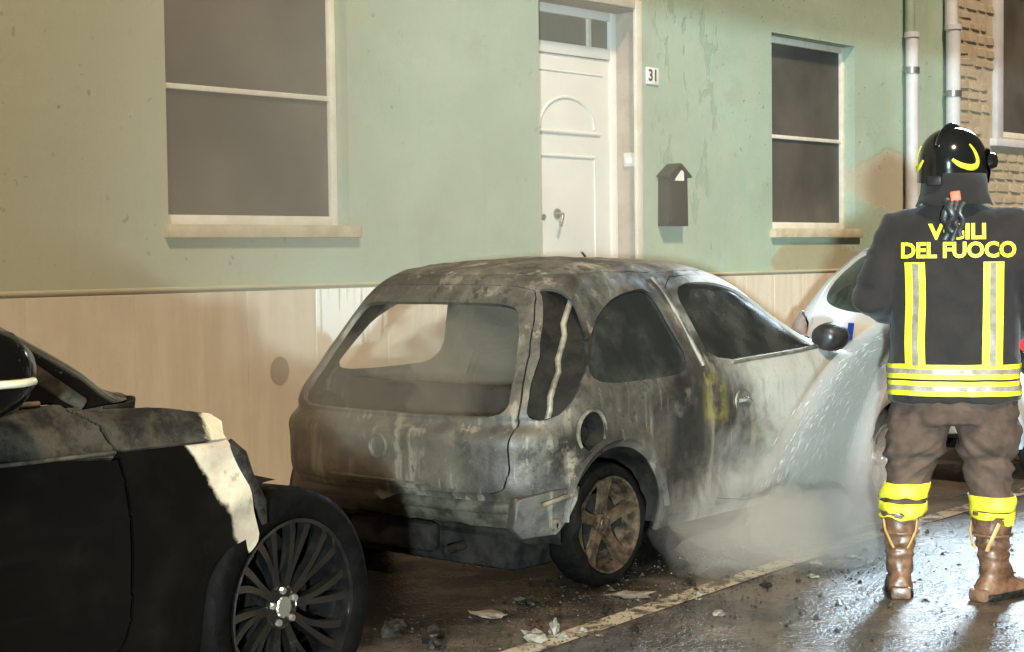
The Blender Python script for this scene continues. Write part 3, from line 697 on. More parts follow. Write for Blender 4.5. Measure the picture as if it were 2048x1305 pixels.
# ================================================================== burnt hatchback
CX, CY = 5.163, 4.196                      # ground point under the rear wheel's outer face
corsa = empty('burnt_car', (CX, CY, 0), R(1.5)); tag(corsa, 'burnt out small silver hatchback with no rear window, hosed by the firefighter', 'car')
YC = .80
lev = [  # z, xr, xf, half width, rear corner length, exponent, front corner length, exponent
 (.19, -.40, 2.98, .745, .45, 3.2, .6, 2.6), (.26, -.48, 3.10, .785, .45, 3.2, .6, 2.6), (.36, -.525, 3.22, .805, .45, 3.3, .6, 2.5), (.50, -.54, 3.27, .820, .45, 3.3, .65, 2.4),
 (.62, -.532, 3.24, .824, .45, 3.3, .7, 2.4), (.72, -.505, 3.12, .816, .45, 3.3, .8, 2.4), (.80, -.470, 2.85, .803, .45, 3.3, .75, 2.4), (.86, -.435, 2.55, .790, .44, 3.2, .6, 2.4),
 (.92, -.395, 2.24, .770, .44, 3.1, .5, 2.5), (.97, -.365, 2.04, .748, .44, 3.1, .5, 2.6), (1.05, -.315, 1.86, .708, .42, 3.0, .5, 2.8), (1.15, -.25, 1.70, .655, .40, 3.0, .5, 2.8),
 (1.23, -.19, 1.56, .610, .38, 3.0, .46, 2.8), (1.29, -.13, 1.43, .562, .36, 2.9, .42, 2.8), (1.33, -.06, 1.30, .505, .34, 2.8, .38, 2.8), (1.36, .05, 1.16, .42, .3, 2.7, .35, 2.7),
 (1.383, .18, .90, .28, .25, 2.5, .3, 2.5), (1.394, .30, .80, .14, .2, 2.4, .2, 2.4), (1.398, .40, .75, .0, .15, 2.2, .15, 2.2)]
def warp_corsa(P):
    Q = P.copy(); x, y, z = P[..., 0], P[..., 1], P[..., 2]
    for cx in (.045, 2.49):                                   # rolled wheel arch lips
        d = np.hypot(x-cx, z-.275); Q[..., 1] += np.where(y > .5, .022*np.exp(-((d-.36)/.045)**2), 0)
    Q[..., 1] += np.where(y > .6, .010*np.exp(-((z-.80)/.05)**2)-.012*np.exp(-((z-.40)/.08)**2)*((x > .4) & (x < 2.1)), 0)
    rear = np.clip((.1-x)/.4, 0, 1)                           # tailgate step under the window
    Q[..., 0] += rear*(.022*np.exp(-((z-.715)/.022)**2)-.018*np.exp(-((z-.655)/.05)**2)+.02*np.exp(-((z-.40)/.03)**2))
    for j in range(P.shape[0]):                               # heat buckling
        for i in range(P.shape[1]):
            p = Vector(P[j, i]); k = .008*mnoise.noise(p*4.5)+.0035*mnoise.noise(p*13)
            if p.x > 1.2: k *= .25
            Q[j, i, 1] += k*(1 if p.y > .4 else .3); Q[j, i, 0] += (k if p.x < .1 else 0)
            if z[j, i] > 1.3: Q[j, i, 2] += 1.2*k-.012*max(0, 1-((p.x-.45)/.5)**2)*(p.y < .4)
    return Q
sh_ = Shell(lev, 120, (40, 120, 36), warp_corsa)
qwin = X([(-.085, .862), (-.03, .99), (.07, 1.10), (.22, 1.185), (.40, 1.235), (.575, 1.245), (.61, 1.12), (.69, .87), (.30, .855)])
dwin = X([(.83, .885), (.80, 1.06), (.755, 1.255), (1.08, 1.268), (1.36, 1.215), (1.58, 1.10), (1.78, .96), (1.80, .925)])
door = X([(.80, .24), (.90, .40), (.915, .62), (.79, .87), (.735, 1.12), (.695, 1.285), (1.10, 1.305), (1.40, 1.245), (1.65, 1.09), (1.86, .94), (1.95, .86), (1.97, .55), (1.93, .24)])
rwin = Yp([(-.2, .735), (.3, .735), (.57, .738), (.615, .79), (.570, .95), (.49, 1.165), (.41, 1.195), (.2, 1.20), (-.2, 1.20)])
tail = Yp([(-.2, .43), (.57, .43), (.655, .47), (.66, .72), (.625, .90), (.53, 1.20), (.48, 1.265), (.2, 1.275), (-.2, 1.275)])
lamp = [('y', .672, .725), ('y', .648, .90), ('y', .555, 1.20), ('x', -.06, 1.265), ('x', .035, 1.24), ('x', .03, 1.10), ('x', -.06, .93), ('x', -.20, .80), ('x', -.30, .735)]
lowr = [('y', -.1, .10), ('y', -.1, .405), ('y', .60, .405), ('x', -.40, .40), ('x', -.24, .385), ('x', -.24, .10)]
panels = [('hole_arch', sh_.poly(X(arch(.045, .27, .325, .19)), 0)), ('hole_arch2', sh_.poly(X(arch(2.49, .275, .325, .19)), 0)), ('hole_lamp', sh_.poly(lamp, 2)), ('hole_fuel', sh_.poly(X(circ(-.10, .668, .086)), 0)), ('hole_low', sh_.poly(lowr, 1)),
          ('hole_rwin', sh_.poly(rwin)), ('pane_q', sh_.poly(qwin)), ('pane_d', sh_.poly(dwin)), ('door', sh_.poly(door, 1)), ('tailgate', sh_.poly(tail, 1))]
# windscreen, roof skin
ws = [('fy', -.1, .985), ('fy', .50, .985), ('fy', .46, 1.12), ('fy', .40, 1.275), ('fy', -.1, 1.29)]
panels.append(('pane_w', sh_.poly(ws, 0)))
bon = [('x', 2.02, .93), ('x', 2.16, .84), ('x', 2.5, .775), ('fy', .50, .70), ('fy', -.1, .70), ('fy', -.1, .95)]
panels.append(('bonnet', sh_.poly(bon, 1)))
roofp = [(-5, sh_.idx('x', .2, 1.318)[1]), (sh_.N+5, sh_.idx('x', .2, 1.318)[1]), (sh_.N+5, sh_.nv+5), (-5, sh_.nv+5)]
panels.append(('roof', np.array(roofp, float)))
pc = sh_.cut(panels, .14)
shell_obj('body', pc['body'], YC, (-1, 1), M['burnt'], corsa)
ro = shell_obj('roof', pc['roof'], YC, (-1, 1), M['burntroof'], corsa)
shell_obj('tailgate', pc['tailgate'], YC, (-1, 1), M['burnt'], corsa, .02)
dr = shell_obj('door', pc['door'], YC, (-1,), M['burnt'], corsa, .02)
shell_obj('door', pc['door'], YC, (1,), M['burnt'], corsa, .02)
shell_obj('bonnet', pc['bonnet'], YC, (-1, 1), M['burnt'], corsa)
shell_obj('window', pc['pane_q'], YC, (-1,), M['sootglass'], corsa, .004, -.016)
shell_obj('window', pc['pane_d'], YC, (-1,), M['sootglass'], dr, .004, -.014)
shell_obj('window', pc['pane_d'], YC, (1,), M['sootglass'], corsa, .004, -.014)
shell_obj('windscreen', pc['pane_w'], YC, (-1, 1), M['sootglass'], corsa, .004, -.012)
def on_side(x, z, off=0.0):
    i, j = sh_.idx('x', x, z); p = sh_.ev(i, j); return Vector((p[0], YC-p[1]-off, p[2]))
# filler cup, burnt-out lamp bowls, wheel wells
c = on_side(-.10, .668); c2 = Vector((c.x, 2*YC-c.y, c.z))
MB().lathe([(.10, -.004), (.098, -.02), (.09, -.06), (.0, -.065)], 26, 'y', tuple(c2)).build('fuel_filler', M['soot'], corsa, sm=40)
MB().lathe([(.086, -.006), (.099, -.004), (.097, .006), (.086, .004)], 26, 'y', tuple(c)).build('filler_ring', M['ashmetal'], corsa, sm=40)
MB().lathe([(.088, .006), (.086, .012), (.084, .07), (.0, .075)], 26, 'y', tuple(c)).build('fuel_filler', M['soot'], corsa, sm=40)
MB().lathe([(.0, .04), (.035, .04), (.04, .06)], 16, 'y', (c.x-.01, c.y, c.z-.01)).build('fuel_neck', M['soot'], corsa, sm=40)
for sg in (-1, 1):
    mb = MB(); rings = []
    for z_ in np.linspace(.67, 1.30, 14):
        row = []
        for t_ in np.linspace(0, 1, 7):
            i0, j0 = sh_.idx('y', .640-.23*(z_-.7), z_); i1, _ = sh_.idx('x', .20-.38*(1.26-z_)/.5, z_)
            p = sh_.ev(i0*(1-t_)+i1*t_, j0); d = .055*math.sin(math.pi*t_)+.012
            row.append((p[0]+d*.9, YC+sg*(p[1]-d*.7), p[2]))
        rings.append(row)
    mb.rings(rings, False, False).build('lamp_bowl', M['soot'], corsa, sm=60)
    rib = [(p[3][0]-.02, p[3][1]+sg*.012, p[3][2]) for p in rings[1:-1]]
    MB().tube([(a+.012*math.sin(k*2.1), b, c_) for k, (a, b, c_) in enumerate(rib)], .014, 8).build('lamp_remains', M['ashmetal'], corsa, sm=60)
    for cx in (.045, 2.49):
        a0, a1 = R(-8), R(188)
        y0, y1 = (YC+sg*.83, YC+sg*.50)
        MB().lathe([(.345, y0-sg*.035), (.345, y1), (.05, y1)], 26, 'y', (cx, 0, .275), a0, a1).build('wheel_well', M['soot'], corsa, sm=60)
        if cx < 1:
            MB().lathe([(.332, YC+sg*.826), (.352, YC+sg*.842), (.358, YC+sg*.835), (.372, YC+sg*.826)], 30, 'y', (cx, 0, .275), R(5), R(172)).build('arch_lip', M['burnt'], corsa, sm=60)
# rear structure where the bumper burnt away
mb = MB()
for k in range(25):
    pass
rowA = []; rowB = []; rowC = []
for t_ in np.linspace(-1, 1, 31):
    yy_ = .74*t_; xx = -.455+.085*abs(t_)**4
    rowA.append((xx+.012*mnoise.noise(Vector((t_*5, 1, 0))), YC+yy_, .415)); rowB.append((xx-.012+.016*mnoise.noise(Vector((t_*6, 5, 0))), YC+yy_, .345)); rowC.append((xx+.045, YC+yy_, .285+.02*mnoise.noise(Vector((t_*8, 9, 0)))))
mb.rings([rowA, rowB, rowC], False, False).build('rear_panel', M['scorch'], corsa, sm=60)
MB().tube([(-.475+.07*abs(t_)**3, YC+.66*t_, .375) for t_ in np.linspace(-1, 1, 15)], .03, 8, .6).build('bumper_beam', M['scorch'], corsa, sm=60)
# ragged bracket at the right rear corner
mb = MB(); rowz = []
pts = [(-.455, .42), (-.33, .455), (-.20, .46), (-.215, .40), (-.27, .325), (-.33, .275), (-.43, .255), (-.47, .30)]
y_o = [-.0, -.012, -.022, -.020, -.012, -.004, .0, .01]
fr_ = [(x, y+(.10 if x < -.4 else 0), z) for (x, z), y in zip(pts, y_o)]; bk = [(x+.01, y+.05, z) for x, y, z in fr_]
n = len(pts); mb.add(fr_+bk, [tuple(range(n)), tuple(range(2*n-1, n-1, -1))]+[(i, (i+1) % n, n+(i+1) % n, n+i) for i in range(n)])
mb.build('corner_bracket', M['burnt'], corsa, bevel=.008)
MB().lathe([(.012, -.022), (.026, -.018), (.026, -.004), (.012, 0)], 16, 'y', (-.345, .002, .315)).build('bracket_eye', M['ashmetal'], corsa, sm=40)
MB().lathe([(.0, -.010), (.013, -.008), (.013, .0)], 16, 'y', (-.345, -.004, .315)).build('bracket_hole', M['soot'], corsa, sm=40)
MB().tube([(-.44, -.012, .405), (-.34, -.032, .425), (-.25, -.03, .43)], .010, 8).build('bracket_rib', M['ashmetal'], corsa, sm=60)
# silencer, underbody and burnt cabin
MB().box(-.34, -.02, .22, 1.40, .09, .29).build('underbody', M['soot'], corsa, bevel=.04)
MB().box(-.42, -.345, .62, 1.12, .14, .27).build('silencer', M['soot'], corsa, bevel=.03)
MB().tube([(-.44, .50, .17), (-.34, .50, .18), (-.1, .55, .22)], .020, 10).build('tailpipe', M['soot'], corsa, sm=60)
MB().box(-.34, 2.95, .10, 1.50, .22, .27).build('floor', M['soot'], corsa, bevel=.01)
MB().tube([(0, .12, .27), (0, .5, .30), (0, 1.1, .30), (0, 1.48, .27)], .05, 10).build('rear_axle', M['soot'], corsa, sm=60)
MB().box(1.75, 2.0, .18, 1.42, .3, .90).build('dashboard', M['soot'], corsa, bevel=.05)
for yq in (.45, 1.12):
    s_o = MB().tube([(.72, yq-.22, .35), (.60, yq-.2, .80), (.585, yq-.1, .98), (.585, yq+.1, .98), (.60, yq+.2, .80), (.72, yq+.22, .35)], .022, 8).build('seat_frame', M['soot'], corsa, sm=60)
    MB().box(.62, .70, yq-.19, yq+.19, .36, .92, Matrix.Rotation(R(-0), 4, 'Y')).build('seat_back', M['soot'], s_o, bevel=.03)
    MB().box(.70, 1.20, yq-.22, yq+.22, .34, .46).build('seat_base', M['soot'], s_o, bevel=.03)
mb = MB().box(-.16, -.08, .20, 1.40, .30, .84); mb.build('rear_seat', M['soot'], corsa, bevel=.03)
MB().lathe([(.165, -.01), (.185, 0), (.165, .01), (.155, 0), (.165, -.01)], 24, 'x', (1.62, 1.12, .86)).build('steering_wheel', M['soot'], corsa, sm=60)
p_ = sh_.ev(*sh_.idx('y', .0, .60)); MB().lathe([(.038, 0), (.050, -.010), (.056, -.004), (.056, .006)], 28, 'x', (p_[0]-.004, YC, p_[2])).build('badge', M['burnt'], corsa, sm=40)
p_ = sh_.ev(*sh_.idx('y', .0, .50)); MB().box(p_[0]-.004, p_[0]+.03, YC-.30, YC+.30, .455, .465).build('grab_ledge', M['scorch'], corsa, bevel=.003)
# door handle cup, seams, mirror, aerial
c = on_side(1.02, .705)
MB().lathe([(.062, -.006), (.066, .0), (.060, .006), (.045, .022), (.0, .028)], 26, 'y', tuple(c)).build('handle_cup', M['ashmetal'], dr, sm=40)
MB().tube([(c.x-.05, c.y-.006, c.z+.012), (c.x, c.y-.022, c.z+.016), (c.x+.058, c.y-.008, c.z+.006)], .013, 8, .8).build('handle', M['chrome'], dr, sm=60)
MB().tube([on_side(x, z_, .004) for x, z_ in ((.985, .895), (1.3, .905), (1.6, .915), (1.80, .925))], .011, 8).build('waist_trim', M['ashmetal'], dr, sm=60)
MB().tube([on_side(x, z_, .003) for x, z_ in ((.66, 1.29), (.70, 1.12), (.755, .89))], .012, 8).build('pillar_trim', M['ashmetal'], corsa, sm=60)
mm = on_side(1.86, .945)
mb = MB(); rings = []
for t_, rx, rz in ((-.02, .035, .04), (.0, .065, .062), (.05, .078, .072), (.10, .080, .074), (.135, .070, .066), (.155, .045, .042), (.16, .0, .0)):
    rings.append([(mm.x+t_-.06, mm.y-.085+rx*1.05*math.cos(q)*(1 if math.cos(q) < 0 else 1), mm.z+.025+rz*math.sin(q)) for q in (2*math.pi*k/18 for k in range(18))])
mi = mb.rings(rings, True, True).build('wing_mirror', M['rubber'], corsa, sm=60)
MB().tube([(mm.x+.02, mm.y+.02, mm.z-.02), (mm.x, mm.y-.05, mm.z)], .026, 8, .6).build('mirror_arm', M['rubber'], mi, sm=60)
MB().tube([(.86, YC-.02, 1.39), (.74, YC-.10, 1.405), (.60, YC-.2, 1.412)], .006, 6).build('aerial', M['rubber'], corsa, sm=60)
wheel(corsa, .05, .095, .262, .17, .205, 5, -1, M['burnttyre'], M['rustrim'], spw=.075, burnt_=True)
wheel(corsa, 2.49, .085, .275, .17, .205, 5, -1, M['tyre'], M['silverrim'], spw=.07)
wheel(corsa, .05, 1.505, .262, .17, .205, 5, 1, M['burnttyre'], M['rustrim'], spw=.075, burnt_=True)
wheel(corsa, 2.49, 1.515, .275, .17, .205, 5, 1, M['tyre'], M['silverrim'], spw=.07)
MB().box(3.02, 3.1, .42, 1.18, .42, .52).build('number_plate', M['paper'], corsa, bevel=.004)

# ================================================================== black SUV with the burnt nose
BX, BY = 2.972, 3.596
suv = empty('black_car', (BX, BY, 0)); tag(suv, 'black off-road car in the foreground, its front wing burnt to bare cream metal', 'car')
YS = .945
levs = [(.24, -3.3, .72, .87, .5, 3.2, .6, 2.6), (.36, -3.42, .82, .915, .5, 3.2, .6, 2.6), (.55, -3.46, .86, .935, .5, 3.2, .6, 2.6), (.75, -3.45, .85, .948, .5, 3.2, .6, 2.6), (.855, -3.42, .80, .948, .5, 3.2, .6, 2.6),
 (.888, -3.41, .76, .940, .5, 3.2, .55, 2.6), (.90, -3.40, .72, .925, .5, 3.2, .5, 2.6), (.955, -3.37, .5, .90, .5, 3.2, .45, 2.6), (.985, -3.34, .15, .872, .5, 3.2, .4, 2.6), (1.005, -3.31, -.20, .850, .5, 3.2, .35, 2.6), (1.02, -3.30, -.33, .838, .5, 3.2, .26, 2.6),
 (1.10, -3.25, -.45, .812, .5, 3.2, .24, 2.6), (1.25, -3.12, -.70, .765, .5, 3.2, .24, 2.6), (1.40, -2.98, -.98, .715, .5, 3.2, .26, 2.6), (1.51, -2.85, -1.25, .665, .5, 3., .3, 2.6), (1.57, -2.72, -1.5, .585, .45, 3., .35, 2.6),
 (1.60, -2.55, -1.72, .42, .4, 2.8, .4, 2.6), (1.615, -2.4, -1.85, .2, .3, 2.6, .3, 2.6), (1.62, -2.3, -1.95, .0, .2, 2.4, .2, 2.4)]
def warp_suv(P):
    Q = P.copy(); x, y, z = P[..., 0], P[..., 1], P[..., 2]
    d = np.hypot(x, z-.36); Q[..., 1] += np.where(y > .6, .020*np.exp(-((d-.42)/.05)**2), 0)
    Q[..., 1] -= np.where(y > .6, .02*np.exp(-((z-.50)/.10)**2), 0)
    b = (x > -.5)
    for j in range(P.shape[0]):
        for i in range(P.shape[1]):
            if x[j, i] > -.62:
                p = Vector(P[j, i]); k = mnoise.noise(p*9)
                Q[j, i, 1] += .007*k*(y[j, i] > .5)
                if .90 < z[j, i] < 1.03: Q[j, i, 2] += .014*k
    return Q
ss = Shell(levs, 120, (24, 130, 44), warp_suv)
gone = X([(-.60, 1.0095), (-.585, 1.008), (-.48, 1.000), (-.33, .986), (-.235, .968), (-.205, .945), (-.215, .905), (-.205, .86), (-.155, .74), (-.10, .60), (-.115, .57), (-.15, .545), (-.20, .50), (-.245, .40), (-.25, .30), (-.24, .2), (-.24, -.1), (2.0, -.1), (2.0, 1.0095)])
pn = [('hole_nose', ss.poly(gone, 0)), ('hole_arch', ss.poly(X(arch(-2.66, .36, .40, .24)), 0)),
      ('pane_d', ss.poly(X([(-.70, 1.035), (-1.10, 1.30), (-1.36, 1.44), (-1.80, 1.455), (-1.80, 1.06)]), 1)),
      ('pane_r', ss.poly(X([(-1.88, 1.06), (-1.88, 1.455), (-2.5, 1.44), (-2.85, 1.18), (-2.8, 1.08)]), 1)),
      ('pane_w', ss.poly([('fy', -.1, 1.04), ('fy', .66, 1.04), ('fy', .50, 1.48), ('fy', -.1, 1.48)], 0)),
      ('door', ss.poly(X([(-.575, .90), (-.56, .80), (-.52, .52), (-.53, .40), (-.60, .32), (-1.82, .32), (-1.82, .90)]), 1)),
      ('door_top', ss.poly(X([(-.57, .85), (-.575, .90), (-.61, .97), (-.68, 1.025), (-1.0, 1.028), (-1.82, 1.028), (-1.82, .85)]), 0)),
      ('wing', ss.poly(X([(-.75, .893), (-.75, .36), (-.50, .30), (-.50, .2), (.9, .2), (.9, .893)]), 0)),
      ('bonnet', ss.poly([('x', -.75, .85), ('x', -.75, .96), ('x', -.72, 1.012), ('fy', -.2, 1.012), ('fy', -.2, .85)], 0))]
ps = ss.cut(pn, .22)
shell_obj('body', ps['body'], YS, (-1, 1), M['blackpaint'], suv)
for sg in (-1, 1):
    d_ = shell_obj('door', ps['door'], YS, (sg,), M['blackpaint'], suv, .02)
    shell_obj('door_shoulder', ps['door_top'], YS, (sg,), M['bonnet'], d_, .02)
    shell_obj('window', ps['pane_d'], YS, (sg,), M['darkglass'], d_, .004, -.012)
    shell_obj('window', ps['pane_r'], YS, (sg,), M['darkglass'], suv, .004, -.012)
    shell_obj('front_wing', ps['wing'], YS, (sg,), M['wing'], suv, .016)
shell_obj('windscreen', ps['pane_w'], YS, (-1, 1), M['darkglass'], suv, .004, -.012)
shell_obj('bonnet', ps['bonnet'], YS, (-1,), M['bonnet'], suv, .03); shell_obj('bonnet', ps['bonnet'], YS, (1,), M['bonnet'], suv, .03)
def on_suv(x, z, off=0.): i, j = ss.idx('x', x, z); p = ss.ev(i, j); return Vector((p[0], YS-p[1]-off, p[2]))
MB().tube([on_suv(x, .893, .004) for x in np.linspace(-1.8, -.58, 12)], .006, 8).build('waist_strip', M['scorch'], suv, sm=60)
MB().tube([on_suv(x, 1.028, .004) for x in np.linspace(-1.8, -.74, 12)], .008, 8).build('window_strip', M['ashmetal'], suv, sm=60)
MB().tube([on_suv(x, z_, .006) for x, z_ in ((-.61, 1.02), (-.82, 1.17), (-1.05, 1.32), (-1.25, 1.43))], .022, 8, .5).build('pillar_trim', M['bonnet'], suv, sm=60)
# bulkhead and burnt engine bay
MB().box(-.52, -.44, .12, 1.77, .28, .95).build('bulkhead', M['soot'], suv, bevel=.02)
MB().box(-.40, .40, .45, 1.45, .22, .58).build('engine', M['soot'], suv, bevel=.06)
MB().box(-3.2, .45, .2, 1.7, .24, .30).build('floor', M['soot'], suv, bevel=.02)
MB().box(-3.1, -.5, .10, 1.79, .32, .86).build('cabin', M['soot'], suv, bevel=.05)
MB().box(.48, .56, .30, 1.6, .22, .40).build('radiator', M['soot'], suv, bevel=.02)
MB().lathe([(.385, .05), (.390, .16), (.36, .26), (.10, .28)], 24, 'y', (0, 0, .37), R(92), R(200)).build('wheel_arch_liner', M['soot'], suv, sm=60)
MB().tube([(-.21, .02, .88), (-.17, .015, .84), (-.15, .0, .78), (-.11, .0, .70), (-.09, .01, .64)], [.020, .026, .018, .020, .010], 8, .5).build('melted_trim', M['char'], suv, sm=60)
# mirror
mq = Vector((-1.03, -.13, 1.135)); rings = []
for t_, r_ in ((-.11, .02), (-.10, .075), (-.06, .105), (.0, .115), (.06, .10), (.105, .06), (.12, .0)):
    rings.append([(mq.x+t_, mq.y+r_*.95*math.cos(q), mq.z+r_*math.sin(q)) for q in (2*math.pi*k/20 for k in range(20))])
ml = MB().rings(rings).build('wing_mirror', M['blackpaint'], suv, sm=60)
MB().tube([(-1.06, -.245, 1.115), (-1.0, -.243, 1.115), (-.945, -.205, 1.115)], .010, 8).build('indicator', M['amber'], ml, sm=60)
MB().tube([(-1.0, -.07, 1.045), (-.98, .06, 1.03)], .035, 10, .6).build('mirror_foot', M['blackpaint'], ml, sm=60)
fw_ = wheel(suv, .045, .165, .36, .23, .268, 10, -1, M['burnttyre'], M['blackrim'], M['chrome'], M['chrome'], spw=.034, twin=True); fw_.rotation_euler = (0, R(17), R(9))
wheel(suv, 0, 1.78, .365, .23, .268, 10, 1, M['tyre'], M['blackrim'], spw=.034, twin=True)
wheel(suv, -2.66, .11, .365, .23, .268, 10, -1, M['tyre'], M['blackrim'], spw=.034, twin=True)
wheel(suv, -2.66, 1.78, .365, .23, .268, 10, 1, M['tyre'], M['blackrim'], spw=.034, twin=True)
wr = MB().tube([(BX-.21, BY+.12, .905), (BX-.14, BY+.14, .865), (BX-.115, BY+.14, .84), (BX-.105, BY+.14, .79), (BX-.09, BY+.13, .70)], .0045, 6).build('loose_wire', M['char'], suv, sm=60)
wr.location = (-BX, -BY, 0)

# ================================================================== pale hatchback ahead
WX, WYc = 8.78, 4.93
wc = empty('parked_car', (WX, WYc, 0)); tag(wc, 'white small hatchback parked beyond the burnt car, behind the firefighter', 'car')
lw = [(0.2, 0.08, 3.35, 0.774, 0.42, 3.2, 0.6, 2.6), (0.35, 0.0, 3.5, 0.849, 0.42, 3.2, 0.6, 2.6), (0.55, -0.02, 3.55, 0.876, 0.42, 3.2, 0.6, 2.5), (0.75, -0.01, 3.5, 0.876, 0.42, 3.2, 0.6, 2.5), (0.88, 0.03, 3.2, 0.86, 0.45, 3.1, 0.6, 2.5), (0.96, 0.075, 2.85, 0.844, 0.45, 3.1, 0.5, 2.5), (1.05, 0.14, 2.65, 0.812, 0.45, 3.0, 0.5, 2.6), (1.2, 0.25, 2.38, 0.747, 0.45, 2.8, 0.5, 2.6), (1.33, 0.37, 2.15, 0.683, 0.5, 2.4, 0.5, 2.6), (1.41, 0.48, 1.98, 0.613, 0.5, 2.4, 0.5, 2.6), (1.46, 0.62, 1.8, 0.494, 0.45, 2.4, 0.4, 2.6), (1.485, 0.8, 1.6, 0.301, 0.35, 2.4, 0.3, 2.4), (1.495, 1.0, 1.45, 0.0, 0.2, 2.2, 0.2, 2.2)]
sw_ = Shell(lw, 90, (40, 80, 30))
rw_ = Yp([(-.2, 1.005), (.25, 1.005), (.50, 1.05), (.585, 1.12), (.56, 1.22), (.50, 1.33), (.40, 1.385), (.2, 1.40), (-.2, 1.40)])
lampw = [('y', .60, .74), ('y', .60, .98), ('x', .50, 1.02), ('x', .52, .86), ('x', .38, .74)]
tg = Yp([(-.2, .46), (.5, .46), (.58, .55), (.585, .9), (.63, 1.1), (.57, 1.3), (.46, 1.43), (-.2, 1.435)])
pw_ = [('hole_arch', sw_.poly(X(arch(.62, .29, .33, .2)), 0)), ('hole_arch2', sw_.poly(X(arch(2.9, .29, .33, .2)), 0)), ('lamp', sw_.poly(lampw, 2)), ('pane_r', sw_.poly(rw_, 2)),
       ('pane_s', sw_.poly(X([(.72, 1.02), (.80, 1.2), (1.0, 1.36), (1.9, 1.36), (2.4, 1.02)]), 1)), ('tailgate', sw_.poly(tg, 1))]
pq = sw_.cut(pw_)
shell_obj('body', pq['body'], 0, (-1, 1), M['whitepaint'], wc)
tgo = shell_obj('tailgate', pq['tailgate'], 0, (-1, 1), M['whitepaint'], wc)
shell_obj('rear_window', pq['pane_r'], 0, (-1, 1), M['rearglass'], tgo, .004, -.006)
for sg in (-1, 1):
    shell_obj('window', pq['pane_s'], 0, (sg,), M['darkglass'], wc, .004, -.01)
    o = shell_obj('tail_lamp', pq['lamp'], 0, (sg,), M['redlens'] if sg < 0 else M['greylens'], wc, .02, .022)
    if sg > 0: o['label'] = 'smoky grey tail lamp'
    for x_ in (.62, 2.9): wheel(wc, x_, sg*.77, .29, .18, .20, 7, sg, M['tyre'], M['silverrim'], spw=.05)
MB().box(-.3, 3.2, -.65, .65, .22, .27).build('floor', M['soot'], wc).location = (.3, 0, 0)
MB().box(.6, 2.4, -.62, .62, .3, .98).build('cabin', M['soot'], wc, bevel=.05)
pl = MB().box(.0, .018, -.26, .26, -.057, .057).build('number_plate', M['paper'], wc, bevel=.003); pl.location = (-.035, -.02, .90); pl.rotation_euler = (0, R(14), 0)
MB().box(-.004, -.001, .215, .257, -.054, .054).build('blue_band', M['blueband'], pl)
MB().box(-.004, -.001, -.257, -.215, -.054, .054).build('blue_band', M['blueband'], pl)
MB().tube([(.0, y_, .70+.0*y_) for y_ in np.linspace(-.5, .5, 9)], .004, 6).build('crease', M['rubber'], tgo, sm=60)
mb = MB(); mb.box(-.045, .05, -.5, .5, .30, .50); mb.build('bumper', M['whitepaint'], wc, bevel=.03)

# ================================================================== firefighter
PX, PY = 5.925, 3.015
def skin_body(name, chains, mat, parent, sub=2, root=0):
    bm = bmesh.new(); lay = bm.verts.layers.skin.verify(); pts = {}
    for ch in chains:
        prev = None
        for key, co, r_ in ch:
            if key not in pts:
                v = bm.verts.new(co); v[lay].radius = (r_, r_) if not isinstance(r_, tuple) else r_; pts[key] = v
                if len(pts) == 1: v[lay].use_root = True
            v = pts[key]
            if prev is not None and not bm.edges.get((prev, v)): bm.edges.new((prev, v))
            prev = v
    me = bpy.data.meshes.new(name); bm.to_mesh(me); bm.free()
    o = link_mesh(name, me, mat, None); o.modifiers.new('skin', 'SKIN').use_smooth_shade = True
    s = o.modifiers.new('sub', 'SUBSURF'); s.levels = sub; s.render_levels = sub
    dg = bpy.context.evaluated_depsgraph_get(); me2 = bpy.data.meshes.new_from_object(o.evaluated_get(dg)); bpy.data.objects.remove(o)
    me2.name = name; smooth(me2); return link_mesh(name, me2, mat, parent)
def K(k, x, y, z, r_): return (k, (x, y, z), r_)
SL, SR = (-.205, .0, 1.47), (.205, .0, 1.47); EL, ER = (-.315, -.03, 1.215), (.335, -.03, 1.215); HL, HR = (-.10, .30, 1.10), (.14, .24, 1.02)
LK, RK = (-.155, .05, .53), (.125, .05, .53); LA, RA = (-.205, .0, .10), (.150, .0, .10)
person = skin_body('person', [
    [K('pel', 0, 0, .93, .13), K('sp', 0, .0, 1.10, .125), K('ch', 0, 0, 1.30, .145), K('nb', 0, .0, 1.48, .075), K('nk', -.005, .015, 1.57, .055), K('hd', -.008, .03, 1.66, .075), K('hm', -.008, .035, 1.73, .088), K('ht', -.006, .02, 1.80, .07)],
    [K('hd', 0, 0, 0, 0), K('jaw', -.012, .085, 1.63, .05), K('nose', -.016, .125, 1.685, .016)],
    [K('ch', 0, 0, 0, 0), K('sl', *SL, .062), K('el', *EL, .045), K('wl', *HL, .032), K('hl', -.09, .345, 1.095, .036)],
    [K('ch', 0, 0, 0, 0), K('sr', *SR, .062), K('er', *ER, .045), K('wr', *HR, .032), K('hr', .12, .28, 1.02, .036)],
    [K('pel', 0, 0, 0, 0), K('hpl', -.10, 0, .86, .085), K('kl', *LK, .055), K('al', *LA, .04), K('fl', -.205, .13, .05, .032)],
    [K('pel', 0, 0, 0, 0), K('hpr', .10, 0, .86, .085), K('kr', *RK, .055), K('arr', *RA, .04), K('fr', .235, .10, .05, .032)]], M['skin'], None)
tag(person, 'firefighter seen from behind in black helmet, dark jacket with yellow bands and brown boots', 'person')

